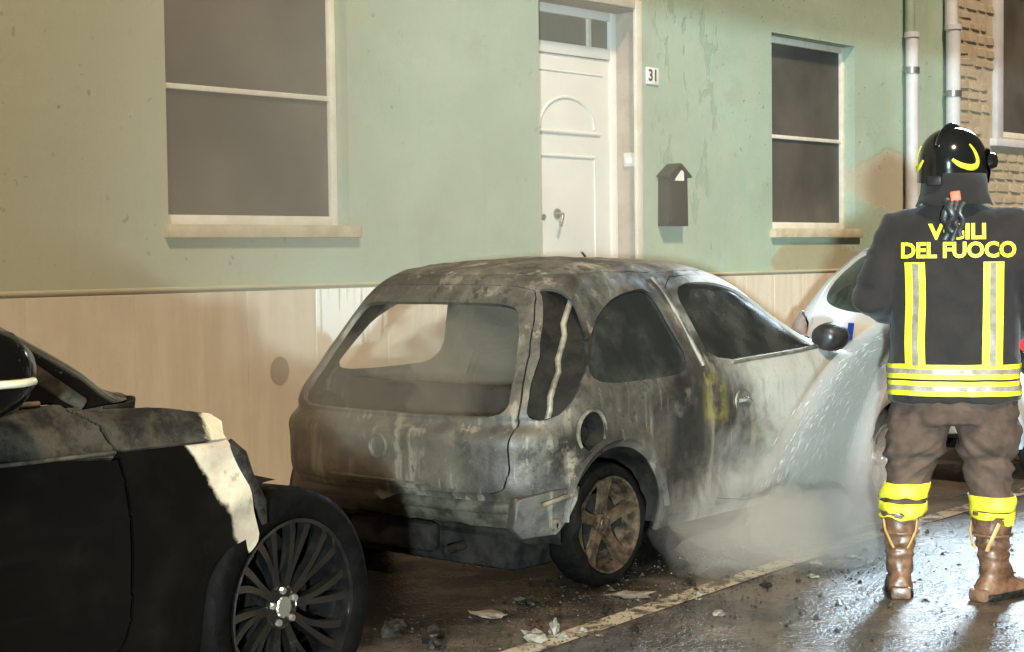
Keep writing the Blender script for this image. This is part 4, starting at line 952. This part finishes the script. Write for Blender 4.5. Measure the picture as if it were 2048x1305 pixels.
def remesh(name, mb, vox, mat, parent, wr, seed, smooth_it=6):
    o = link_mesh(name, mb.mesh(name), mat, None)
    r_ = o.modifiers.new('r', 'REMESH'); r_.mode = 'VOXEL'; r_.voxel_size = vox; r_.use_smooth_shade = True
    s = o.modifiers.new('s', 'SMOOTH'); s.factor = .5; s.iterations = smooth_it
    dg = bpy.context.evaluated_depsgraph_get(); me = bpy.data.meshes.new_from_object(o.evaluated_get(dg)); bpy.data.objects.remove(o)
    me.name = name; bm = bmesh.new(); bm.from_mesh(me); bm.normal_update()
    mv = [(v, wr(v.co, seed)) for v in bm.verts]; nn = [v.normal.copy() for v, _ in mv]
    for (v, k), n in zip(mv, nn): v.co += n*k
    bm.to_mesh(me); bm.free(); smooth(me); return link_mesh(name, me, mat, parent)
def ell(z, a, b, x0=0, y0=0, n=28, ex=2.4):
    r_ = []
    for k in range(n):
        q = 2*math.pi*k/n; c_, s_ = math.cos(q), math.sin(q)
        r_.append((x0+a*math.copysign(abs(c_)**(2/ex), c_), y0+b*math.copysign(abs(s_)**(2/ex), s_), z))
    return r_
# jacket
mb = MB()
mb.rings([ell(.795, .262, .180), ell(.84, .262, .182), ell(.95, .252, .176), ell(1.08, .246, .170), ell(1.20, .252, .170), ell(1.32, .262, .168), ell(1.42, .268, .160), ell(1.49, .240, .140, 0, -.005), ell(1.545, .175, .115, 0, -.005), ell(1.585, .115, .095, 0, 0), ell(1.63, .085, .085, 0, .01)])
def arm(S_, E_, H_, sg):
    S_, E_, H_ = Vector(S_), Vector(E_), Vector(H_); s0 = Vector((sg*.12, 0, 1.47))
    pth = [s0, S_, S_.lerp(E_, .35), S_.lerp(E_, .7), E_, E_.lerp(H_, .3), E_.lerp(H_, .6), E_.lerp(H_, .95)]
    mb.tube(pth, [.10, .108, .094, .088, .086, .082, .074, .066], 18, 1.0)
arm(SL, EL, HL, -1); arm(SR, ER, HR, 1)
def rdg(p): return 1-2*abs(mnoise.noise(p))        # ridged noise: sharp fold lines
def wr_j(p, sd):
    k = .008*mnoise.noise(Vector((p.x*6, p.y*6, p.z*4))+Vector((sd, 0, 0)))+.006*(rdg(Vector((p.x*5+sd, p.y*5, p.z*9+p.x*6)))-.4)+.003*mnoise.noise(p*19)
    if abs(p.x) > .25: k += .008*(rdg(Vector((p.x*5, p.y*7, p.z*17)))-.4)*min(1, (abs(p.x)-.25)/.05)
    if p.z < .99: k += .006*(rdg(Vector((p.x*16, p.y*12, p.z*3)))-.5)*min(1, (.99-p.z)/.08)
    return k
jacket = remesh('jacket', mb, .0095, M['jacket'], person, wr_j, 3.)
dgj = bpy.context.evaluated_depsgraph_get(); bvh = BVHTree.FromObject(jacket, dgj)
def decal(name, me, off, mat, parent, thick=.002):
    """lay a flat (x, z) mesh on the back of the jacket"""
    for v in me.vertices:
        h = bvh.ray_cast(Vector((v.co.x, -1, v.co.z)), Vector((0, 1, 0)))
        v.co.y = (h[0].y if h[0] is not None else -.17)-off
    smooth(me, 40); return link_mesh(name, me, mat, parent)
def strip(x0, x1, z0, z1, nx, nz, tx=0.0, wav=0.0):
    v = []; f_ = []
    for j in range(nz+1):
        z_ = z0+(z1-z0)*j/nz; sft = tx*(j/nz)+wav*mnoise.noise(Vector((x0*9, z_*5, 2)))
        for i in range(nx+1): v.append((x0+(x1-x0)*i/nx+sft, 0, z_))
    for j in range(nz):
        for i in range(nx): a = j*(nx+1)+i; f_.append((a, a+1, a+nx+2, a+nx+1))
    me = bpy.data.meshes.new('strip'); me.from_pydata(v, [], f_); return me
for x0 in (-.186, .104):
    tx = -.004 if x0 < 0 else .006
    b_ = decal('reflective_stripe', strip(x0, x0+.078, .94, 1.352, 8, 40, tx, .006), .004, M['yellow'], jacket)
    decal('grey_band', strip(x0+.028, x0+.052, .945, 1.348, 3, 40, tx, .006), .006, M['silver'], b_)
def band(name, z0, z1, off, mat, parent, nz=3):
    v = []; f_ = []; n = 80
    for j in range(nz+1):
        z_ = z0+(z1-z0)*j/nz
        for i in range(n):
            q = 2*math.pi*i/n; d = Vector((math.cos(q), math.sin(q), 0)); o_ = Vector((0, 0, z_+.004*mnoise.noise(Vector((d.x*2, d.y*2, 1)))))
            h = bvh.ray_cast(o_+d*.245*(1 if abs(d.x) > .5 else 1.0)+d*.06, -d)
            rr_ = (h[0]-o_).length if h[0] is not None else .2
            v.append(o_+d*(rr_+off))
    for j in range(nz):
        for i in range(n): f_.append((j*n+i, j*n+(i+1) % n, (j+1)*n+(i+1) % n, (j+1)*n+i))
    me = bpy.data.meshes.new(name); me.from_pydata([tuple(p) for p in v], [], f_); smooth(me); return link_mesh(name, me, mat, parent)
for z0 in (.892, .826):
    bb = band('reflective_band', z0, z0+.058, .004, M['yellow'], jacket); band('grey_band', z0+.020, z0+.040, .0062, M['silver'], bb, 2)
for s_, z_, size, sx in (('VIGILI', 1.468, .083, .98), ('DEL FUOCO', 1.396, .083, 1.0)):
    tm = text_shapes(s_, size, .0032)
    bm = bmesh.new(); bm.from_mesh(tm); bmesh.ops.triangulate(bm, faces=bm.faces); bmesh.ops.subdivide_edges(bm, edges=[e for e in bm.edges if e.calc_length() > .02], cuts=2); bm.to_mesh(tm); bm.free()
    xs_ = [v.co.x for v in tm.vertices]; k = (.218 if s_ == 'VIGILI' else .436)/(max(xs_)-min(xs_))
    for v in tm.vertices: v.co = Vector((v.co.x*k+.014, 0, z_+v.co.y))
    decal('lettering', tm, .005, M['yellow'], jacket)
# cuffs
for E_, H_, sg in ((EL, HL, -1), (ER, HR, 1)):
    a, b = Vector(E_).lerp(Vector(H_), .80), Vector(E_).lerp(Vector(H_), .90)
    MB().tube([a, a.lerp(b, .5), b], .076, 20).build('cuff_band', M['yellow'] if False else M['silver'], jacket, sm=50)
# trousers
mb = MB()
mb.rings([ell(.92, .22, .155), ell(.84, .228, .165), ell(.77, .222, .165), ell(.71, .205, .15)])
def leg(sg, pts): mb.tube([Vector(p[:3]) for p in pts], [p[3] for p in pts], 20, 1.08)
legL = [(-.115, 0, .84, .118), (-.132, 0, .74, .121), (-.148, .005, .64, .119), (-.162, .015, .56, .107), (-.178, .01, .49, .084), (-.192, .0, .42, .084), (-.200, -.003, .33, .088)]
legR = [(.115, 0, .84, .118), (.128, 0, .74, .121), (.132, .005, .64, .119), (.134, .015, .55, .104), (.138, .01, .47, .085), (.143, .0, .40, .086), (.148, -.003, .32, .088)]
leg(-1, legL); leg(1, legR)
def wr_t(p, sd):
    z_ = p.z; q = Vector((p.x*6+sd, p.y*6, z_*13+p.x*9*(1 if p.x > 0 else -1)))
    k = .010*mnoise.noise(Vector((p.x*8, p.y*8, z_*5))+Vector((sd, 2, 0)))+.004*mnoise.noise(p*23)
    k += .013*(rdg(q)-.45)*(.55+.6*math.exp(-((z_-.56)/.14)**2))+.006*(rdg(q*2.1)-.45)
    k += .010*math.exp(-((z_-.61-.15*p.x)/.035)**2)-.012*math.exp(-((z_-.55+.2*p.y)/.016)**2)
    return k
tr = remesh('trousers', mb, .0095, M['trouser'], person, wr_t, 5., 4)
bvt = BVHTree.FromObject(tr, bpy.context.evaluated_depsgraph_get())
def leg_band(c, z0, z1, off, wob, sd):
    v = []; f_ = []; n = 48; nz = 4
    for j in range(nz+1):
        for i in range(n):
            q = 2*math.pi*i/n; d = Vector((math.cos(q), math.sin(q), 0)); zz = z0+(z1-z0)*j/nz+wob*mnoise.noise(Vector((d.x*1.6+sd, d.y*1.6, 0)))*(1.6 if j == 0 else .6)
            o_ = Vector((c[0], c[1], max(zz, .325))); h = bvt.ray_cast(o_, d, .2); L_ = (h[0]-o_).length if h[0] is not None else .088
            v.append((c[0]+d.x*(L_+off+.004*(j == 0)), c[1]+d.y*(L_+off), zz))
    for j in range(nz):
        for i in range(n): f_.append((j*n+i, j*n+(i+1) % n, (j+1)*n+(i+1) % n, (j+1)*n+i))
    me = bpy.data.meshes.new('ankle_band'); me.from_pydata(v, [], f_); smooth(me); o = link_mesh('ankle_band', me, M['yellow'], tr)
    sd_ = o.modifiers.new('s', 'SOLIDIFY'); sd_.thickness = .003; sd_.offset = 1
leg_band((-.190, .0), .402, .462, .004, .006, 1); leg_band((-.199, 0), .322, .384, .006, .010, 2)
leg_band((.142, .0), .362, .420, .004, .004, 3); leg_band((.147, 0), .306, .357, .007, .010, 4)
# boots
def boot(ax, ay, ang, name='boot'):
    mb = MB(); c, s = math.cos(ang), math.sin(ang)
    sh = [(.36, .078, .085, -.005), (.30, .072, .080, -.005), (.24, .064, .072, 0), (.18, .058, .066, .003), (.13, .056, .068, .012), (.095, .055, .085, .03)]
    mb.rings([ell(z_, a, b, 0, y0, 20, 2.2) for z_, a, b, y0 in sh])
    prof = [(-.085, .030, .05), (-.075, .042, .085), (-.04, .050, .11), (.02, .052, .115), (.08, .052, .095), (.14, .052, .075), (.19, .045, .062), (.215, .026, .05)]
    rings = []
    for y_, hw, ht in prof:
        rings.append([(hw*math.cos(q)*1.0, y_, .03+max(0, math.sin(q))*(ht-.03)+min(0, math.sin(q))*.012) for q in (2*math.pi*k/18 for k in range(18))])
    mb.rings(rings)
    T = Matrix.Translation((ax, ay, 0)) @ Matrix.Rotation(ang, 4, 'Z')
    mb.v = [tuple(T @ Vector(p)) for p in mb.v]
    b_ = remesh(name, mb, .009, M['boot'], person, lambda p, sd: .005*mnoise.noise(p*24)+.0045*math.sin(p.z*120+4*mnoise.noise(p*12))*math.exp(-((p.z-.20)/.06)**2), 1., 3)
    so_ = MB(); out = [(-.098, .0), (-.09, .032), (-.06, .052), (0, .052), (.08, .056), (.15, .056), (.20, .045), (.226, .0)]
    ring = [(w_, y_) for y_, w_ in out]+[(-w_, y_) for y_, w_ in out[-2:0:-1]]
    so_.rings([[tuple(T @ Vector((x_, y_, z_))) for x_, y_ in ring] for z_ in (.002, .03)]); so_.build('sole', M['char'], b_, bevel=.004)
    hq = MB(); hq.rings([[tuple(T @ Vector((x_*1.0, -.10+y_*.0-.0+.03*math.cos(q)*0, 0))) for x_, y_ in ((0, 0),)]*3 for q in (0, 1)]) if False else None
    MB().box(-.040, .040, -.104, -.03, .0, .050, T).build('heel', M['boot'], b_, bevel=.01)
    for sg in (-1, 1):
        MB().tube([T @ Vector((sg*.066, -.045, .315)), T @ Vector((sg*.060, -.066, .275)), T @ Vector((sg*.038, -.074, .225)), T @ Vector((sg*.028, -.070, .205))], .0095, 8, .5).build('pull_loop', M['strap'], b_, sm=60)
    MB().tube([T @ Vector((.074*math.cos(q), .078*math.sin(q)-.003, .262)) for q in np.linspace(0, 2*math.pi, 25)], .006, 6).build('welt', M['boot'], b_, sm=60)
boot(-.213, .0, R(4)); boot(.150, -.005, R(-40))
# helmet, turned a little to his left
hm = empty('tmp'); bpy.data.objects.remove(hm)
HT = Matrix.Translation((-.006, .015, 1.745)) @ Matrix.Rotation(R(-24), 4, 'Z') @ Matrix.Rotation(R(6), 4, 'X')
def hell(theta, phi):   # helmet surface, phi elevation
    a, b, c = .130, .158, .142
    cz = math.sin(phi); cr = math.cos(phi)**.85 if phi > 0 else 1.0-.02*abs(phi)
    flare = 1+.10*max(0, -phi)*(1.0 if math.sin(theta) < .2 else .2)
    return Vector((a*cr*math.cos(theta)*flare, b*cr*math.sin(theta)*flare, c*cz if phi > 0 else .105*phi))
n1, n2 = 40, 20; V = []; Fc = []
phis = np.linspace(-.62, math.pi/2, n2)
for ph in phis:
    for k in range(n1):
        th = 2*math.pi*k/n1; p = hell(th, ph)
        fr = max(0, math.sin(th))     # brow is cut higher than the nape
        if ph < 0: p.z *= (1-fr*.95)
        V.append(HT @ p)
mb = MB()
mb.rings([[tuple(p) for p in V[j*n1:(j+1)*n1]] for j in range(n2)], True, True)
he = mb.build('helmet', M['helmet'], person, sm=50)
MB().tube([HT @ hell(math.pi/2, ph) if False else HT @ (Vector((0, .160*math.cos(a), .146*math.sin(a)))) for ph, a in ((0, q) for q in np.linspace(R(25), R(150), 22))], .016, 10, .5).build('comb', M['helmet'], he, sm=60)
# hell() surface marks: yellow boomerangs both sides
def mark(sg):
    pth = []
    for th, ph in ((R(-62), .16), (R(-50), -.02), (R(-33), -.16), (R(-20), -.13), (R(-16), .08), (R(-20), .34), (R(-27), .56)):
        t_ = th if sg > 0 else math.pi-th
        p = hell(t_, ph); q = Vector((p.x*1.012, p.y*1.012, p.z*1.005)); pth.append(HT @ q)
    sm_ = []
    for i in range(len(pth)-1):
        for t_ in (0, .25, .5, .75): sm_.append(pth[i].lerp(pth[i+1], t_))
    sm_.append(pth[-1]); n = len(sm_)
    for _ in range(3): sm_ = [sm_[0]]+[(sm_[i-1]+sm_[i]*2+sm_[i+1])/4 for i in range(1, n-1)]+[sm_[-1]]
    MB().tube(sm_, [.004+.010*math.sin(math.pi*min(1, (i+.5)/n))**.8 for i in range(n)], 10, .45, True, HT.to_3x3() @ Vector((0, 0, 1))).build('yellow_mark', M['yellow'], he, sm=60)
    q = HT @ Vector((sg*.137, .055, .0)); MB().tube([q, HT @ Vector((sg*.155, .055, .0))], [.034, .028], 14).build('visor_hinge', M['helmet'], he, sm=40)
mark(1); mark(-1)
rings = []
for z_, k in ((.045, 1.03), (-.0, 1.05), (-.05, 1.02), (-.09, .96)):
    rings.append([tuple(HT @ Vector((.133*k*math.cos(a), .02+.150*k*math.sin(a), z_))) for a in np.linspace(R(12), R(168), 22)])
MB().rings(rings, False, False).build('visor', M['darkglass'], he, sm=60)
MB().box(-.03, .03, -.185, -.165, -.075, -.035, HT).build('rear_wheel', M['rubber'], he, bevel=.008)
# neck cloth
rings = []
for z_, a, b, y0 in ((1.70, .125, .145, .0), (1.66, .128, .140, -.01), (1.63, .130, .135, -.02), (1.60, .140, .140, -.03), (1.578, .150, .150, -.035)):
    row = []
    for q in np.linspace(R(160), R(380), 30):
        k = 1+.05*mnoise.noise(Vector((q*2.2, z_*12, 0)))*(1.70-z_)/.06
        row.append((a*k*math.cos(q), y0+b*k*math.sin(q), z_+.012*mnoise.noise(Vector((q*1.5, 4, 0)))*(1.7-z_)/.1))
    rings.append(row)
nc = MB().rings(rings, False, False).build('neck_guard', M['jacket'], he, sm=60)
sd_ = nc.modifiers.new('s', 'SOLIDIFY'); sd_.thickness = .005
# red tab and hanging black straps
MB().box(-.012, .028, -.186, -.170, 1.572, 1.612, Matrix.Rotation(R(-8), 4, 'Y')@Matrix.Translation((.22, 0, .0))).build('red_tab', M['red'], jacket, bevel=.006)
for k, (x_, zt, zb, wd) in enumerate(((-.030, 1.60, 1.44, .030), (.000, 1.59, 1.435, .026), (.026, 1.585, 1.45, .022), (-.012, 1.585, 1.47, .034))):
    pth = [(x_+.010*math.sin(j*1.7+k), -.178-.006*k+(-.012*math.sin(j*.8)), zt+(zb-zt)*j/6) for j in range(7)]
    MB().tube(pth, wd/2, 8, .35, True, (1, 0, 0)).build('strap', M['rubber'], jacket, sm=60)
# gloved hands on the branch pipe
NZ = Matrix.Translation((-.02, .36, 1.08))
tip = Vector((-.115, .50, 1.085)); butt = Vector((.20, .20, 1.0))
nz_dir = (tip-butt).normalized()
def glove(wrist, centre, sg):
    c = Vector(centre); w_ = Vector(wrist); d = nz_dir; side = (c-w_).normalized(); upn = d.cross(side).normalized()
    ch = [[K('w', *w_, .033), K('p', *w_.lerp(c, .62), .034), K('k', *(w_.lerp(c, .9)-upn*.02), .03)]]
    for f_ in range(4):
        o_ = d*(.030-.020*f_); L_ = (.92, 1.0, .95, .8)[f_]
        base_ = w_.lerp(c, .80)+o_+upn*.028
        ch.append([K('p', 0, 0, 0, 0), K('a%d' % f_, *base_, .011), K('b%d' % f_, *(c+o_+upn*.040+side*.018*L_), .0105), K('c%d' % f_, *(c+o_+side*.042*L_+upn*.012), .010), K('d%d' % f_, *(c+o_+side*.034*L_-upn*.016), .009)])
    ch.append([K('p', 0, 0, 0, 0), K('t0', *(w_.lerp(c, .7)+d*.045), .013), K('t1', *(c+d*.055-upn*.030), .012), K('t2', *(c+d*.048-upn*.030+side*.03), .010)])
    skin_body('glove', ch, M['jacket'], person, 2)
glove(HL, tip.lerp(butt, .22), -1); glove(HR, tip.lerp(butt, .72), 1)
person.location = (PX, PY, 0); person.rotation_euler = (0, 0, R(-62.7))
TW = Matrix.Translation((PX, PY, 0)) @ Matrix.Rotation(R(-62.7), 4, 'Z')
bp = empty('hose_nozzle', (0, 0, 0)); tag(bp, "black branch pipe held in the firefighter's hands, throwing a fan of water", 'hose nozzle')
tw, bw_ = TW @ tip, TW @ butt
MB().tube([bw_, bw_.lerp(tw, .3), bw_.lerp(tw, .62), bw_.lerp(tw, .8), tw], [.024, .021, .020, .030, .032], 16).build('barrel', M['rubber'], bp, sm=50)
MB().tube([bw_.lerp(tw, -.04), bw_.lerp(tw, .06)], .034, 16).build('coupling', M['brass'], bp, sm=40)
MB().tube([bw_.lerp(tw, .5), bw_.lerp(tw, .5)-Vector((0, 0, .10))], [.016, .018], 10).build('grip', M['rubber'], bp, sm=50)
# hose runs from the nozzle past his right side and away over the road
def spl(p, n=10):
    p = [Vector(q) for q in p]; out = []
    for i in range(len(p)-1):
        a, b, c, d = p[max(i-1, 0)], p[i], p[i+1], p[min(i+2, len(p)-1)]
        for t_ in np.linspace(0, 1, n, endpoint=False): out.append(.5*((2*b)+(c-a)*t_+(2*a-5*b+4*c-d)*t_*t_+(3*b-a-3*c+d)*t_**3))
    out.append(p[-1]); return out
hp = [bw_, bw_+(bw_-tw)*.45+Vector((0, 0, -.10)), TW @ Vector((.50, .10, .55)), TW @ Vector((.58, .22, .12)), TW @ Vector((.50, .52, .036)), TW @ Vector((.72, .92, .036)), TW @ Vector((1.25, .75, .036)), TW @ Vector((1.5, .1, .036)), TW @ Vector((2.4, -.6, .036)), TW @ Vector((3.6, -2.2, .036))]
hs = MB().tube(spl(hp), .034, 14).build('fire_hose', M['hose'], None, sm=60); tag(hs, "dark wet fire hose lying on the road by the firefighter's right boot", 'hose')

# ================================================================== debris on the road
deb = [(4.28, 3.82, .085, .05, 1), (4.41, 3.84, .05, .06, 1), (4.37, 3.76, .045, .03, 1), (4.50, 3.78, .04, .025, 1), (5.10, 4.02, .16, .02, 1), (5.29, 3.82, .035, .02, 1), (4.05, 4.10, .13, .06, 0), (4.01, 4.28, .09, .07, 0), (3.98, 4.02, .06, .05, 0), (4.49, 4.23, .14, .015, 1),
       (4.79, 3.89, .06, .03, 0), (6.16, 3.80, .05, .02, 1), (6.40, 3.76, .04, .02, 1), (5.60, 3.70, .05, .02, 0), (5.05, 3.55, .04, .02, 1), (5.9, 3.66, .045, .018, 1), (4.75, 4.28, .10, .03, 0), (5.45, 3.98, .08, .02, 0), (4.95, 4.15, .05, .02, 0), (6.30, 2.86, .10, .03, 0), (4.62, 3.62, .05, .03, 0)]
names = ['pale ash flake lying on the painted line, in the left cluster', 'upright pale ash lump on the painted line near the black wheel', 'small pale crumb beside the ash lump on the painted line', 'smallest pale crumb right of the ash cluster on the line', 'long pale strip of debris under the burnt rear wheel', 'small pale crumb just past the burnt rear wheel',
         'large black char lump beside the black front wheel', 'tall black char lump behind the black front wheel', 'black crumb of char at the bottom edge by the black wheel', 'thin pale strip on the soot between the two cars', 'dark crumb on the line short of the burnt wheel', 'pale flake near the water spray on the road', 'second pale flake nearer the firefighter on the road', 'dark crumb in the middle of the wet road', 'pale crumb in the wet road below the line', 'pale flake between the line and the left boot', 'dark flat scrap at the burnt bumper corner', 'dark scrap beside the burnt rear wheel and the line', 'small dark crumb touching the burnt rear tyre', "dark clod on the wet road between the firefighter's boots", 'dark crumb on the road below the pale ash cluster']
for k, ((x, y, sz, hz, pale), lb_) in enumerate(zip(deb, names)):
    me_ = rock_mesh('burnt_scrap', sz, sz*random.uniform(.45, .9), hz, k+2, 2, .5); smooth(me_, 30)
    o = link_mesh('burnt_scrap', me_, M['debris'] if pale else M['char']); o.location = (x, y, hz*.40); o.rotation_euler = (0, 0, random.uniform(0, 3)); tag(o, lb_, 'scrap', 'burnt scraps on the road')

# fine ash crumbs strewn over the road, too many to count
mb = MB()
for k in range(2600):
    if random.random() < .6: x, y = random.gauss(4.9, 1.0), random.gauss(3.95, .28)
    else: x, y = random.uniform(3.2, 8.2), random.uniform(2.4, 4.3)
    q = random.uniform(.002, .010)*(1 if random.random() < .93 else 2.2); a = random.uniform(0, 6.28); h = q*random.uniform(.3, .9)
    p = [(x+q*random.uniform(.5, 1.1)*math.cos(a+b_), y+q*random.uniform(.5, 1.1)*math.sin(a+b_), .003) for b_ in (0, 1.7, 3.3, 4.8)]+[(x+random.uniform(-.3, .3)*q, y, .003+h)]
    mb.add(p, [(0, 1, 4), (1, 2, 4), (2, 3, 4), (3, 0, 4)])
t = NT('ash_crumb'); n = t.noise(11, 3, .6); t.col(t.mix(t.rng(n, .60, .70), (.018, .015, .012), (.22, .185, .14))); t.rough(.6)
me_ = bpy.data.meshes.new('ash_crumbs'); me_.from_pydata(mb.v, [], mb.f); tag(link_mesh('ash_crumbs', me_, t.m), kind='stuff')

# ================================================================== water spray
def spray_point(u, a, b):
    """u along the flow 0..1, (a, b) in the unit disc across it"""
    ctr = Vector((tw.x+.30*u, tw.y+.84*u, tw.z-.02*u-1.02*u**2.1))
    ra = .018+.21*u**.8; rb = .018+.13*u
    dx = Vector((.88, -.25, .22*(1-u))).normalized(); dz = Vector((.25, -.1, 1)).normalized()
    return ctr+dx*(a*ra)+dz*(b*rb*(1.0-.3*u))
sp = empty('water_spray', tuple(tw)); tag(sp, 'white fan of water spraying from the nozzle onto the burnt car front', 'water')
def fog(name, dens, col=(.97, .95, .92)):
    t = NT(name); t.nt.nodes.remove(t.b)
    vp = t.nt.nodes.new('ShaderNodeVolumePrincipled'); vp.inputs['Color'].default_value = (*col, 1); vp.inputs['Anisotropy'].default_value = .1
    vp.inputs['Density'].default_value = dens*1.0; t.link(vp.outputs[0], t.out.inputs['Volume']); return t.m
M['mist'] = fog('spray_mist', 26.0, (.99, .94, .86)); M['mist2'] = fog('spray_streak', 24.0, (.99, .95, .88))
def tendril(a0, b0, ra, u0, u1, mat):
    rings = []
    for u in np.linspace(u0, u1, 18):
        e = min(1, (u-u0)/.08+.05, (u1-u)/.10+.03)**.6
        rings.append([tuple(spray_point(u, a0+ra*e*math.cos(q)*(1+.25*mnoise.noise(Vector((u*4, a0*5, q)))), b0+ra*1.4*e*math.sin(q))) for q in (2*math.pi*k/14 for k in range(14))])
    o = MB().rings(rings).build('mist', mat, sp, sm=80); o.location = -Vector(tw); o['kind'] = 'stuff'
tendril(0, 0, .95, .0, 1.0, M['mist']); tendril(0, .0, 1.65, .04, 1.06, fog('spray_veil', 6.5, (.97, .91, .83)))
for k in range(22):
    tendril(random.uniform(-.85, .85), random.uniform(-.6, .6), random.uniform(.07, .20), random.uniform(0, .3), random.uniform(.72, 1.06), M['mist2'])
# droplets drawn out along the flow
mb = MB()
for k in range(9000):
    u = random.random()**.55; q = random.uniform(0, 2*math.pi); rr_ = min(abs(random.gauss(0, .62)), 1.9)
    p0 = spray_point(u, rr_*math.cos(q), rr_*math.sin(q)); p1 = spray_point(min(u+random.uniform(.012, .035), 1.03), rr_*math.cos(q), rr_*math.sin(q))
    if p1.z < .02: continue
    w_ = random.uniform(.0005, .0014); d = (p1-p0); n_ = d.cross(Vector((0, 0, 1)))
    if n_.length < 1e-6: continue
    n_.normalize(); b_ = d.normalized().cross(n_); m_ = (p0+p1)/2
    mb.add([p0, m_+n_*w_, m_-n_*.5*w_+b_*.87*w_, m_-n_*.5*w_-b_*.87*w_, p1], [(0, 1, 2), (0, 2, 3), (0, 3, 1), (4, 2, 1), (4, 3, 2), (4, 1, 3)])
t = NT('water_drop'); t.col((.93, .93, .92)); t.rough(.2); t.b.inputs['Transmission Weight'].default_value = .08; M['drop'] = t.m
me = bpy.data.meshes.new('droplets'); me.from_pydata(mb.v, [], mb.f); do = link_mesh('droplets', me, M['drop'], sp); do.location = -Vector(tw); do['kind'] = 'stuff'
# ================================================================== steam round the wreck: soft puffs of even density
pf = [(6.1, 3.88, .12, .60, .34, .22, .9), (6.6, 3.92, .18, .58, .30, .30, 1.2), (5.75, 3.96, .28, .40, .20, .30, .5), (6.85, 3.98, .26, .36, .20, .32, .6), (6.35, 3.98, .40, .28, .14, .28, .5),
      (4.20, 5.0, .80, .45, .55, .36, .10), (5.2, 5.0, 1.5, .7, .5, .35, .10), (3.6, 6.30, 1.9, 5.6, .55, 2.1, .22), (5.35, 5.0, .92, .62, .50, .30, .75), (4.45, 4.85, .82, .34, .60, .34, .22)]
for k, (x, y, z, a, b, c, d) in enumerate(pf):
    bm = bmesh.new(); bmesh.ops.create_icosphere(bm, subdivisions=4, radius=1)
    for v in bm.verts:
        f_ = 1 if a > 1.5 else 1+.55*mnoise.noise(v.co*1.3+Vector((k*3.7, 0, 0)))+.22*mnoise.noise(v.co*3.3+Vector((0, k*2.2, 0)))
        v.co = Vector((x+v.co.x*a*f_, min(y+v.co.y*b*f_, 7.13-.013*k), max(z+v.co.z*c*f_, .012+.003*k)))
    me_ = bpy.data.meshes.new('steam'); bm.to_mesh(me_); bm.free(); smooth(me_)
    tag(link_mesh('steam', me_, fog('steam', d, (.90, .83, .75) if y < 4.1 or y > 6 else (.78, .66, .52))), kind='stuff')
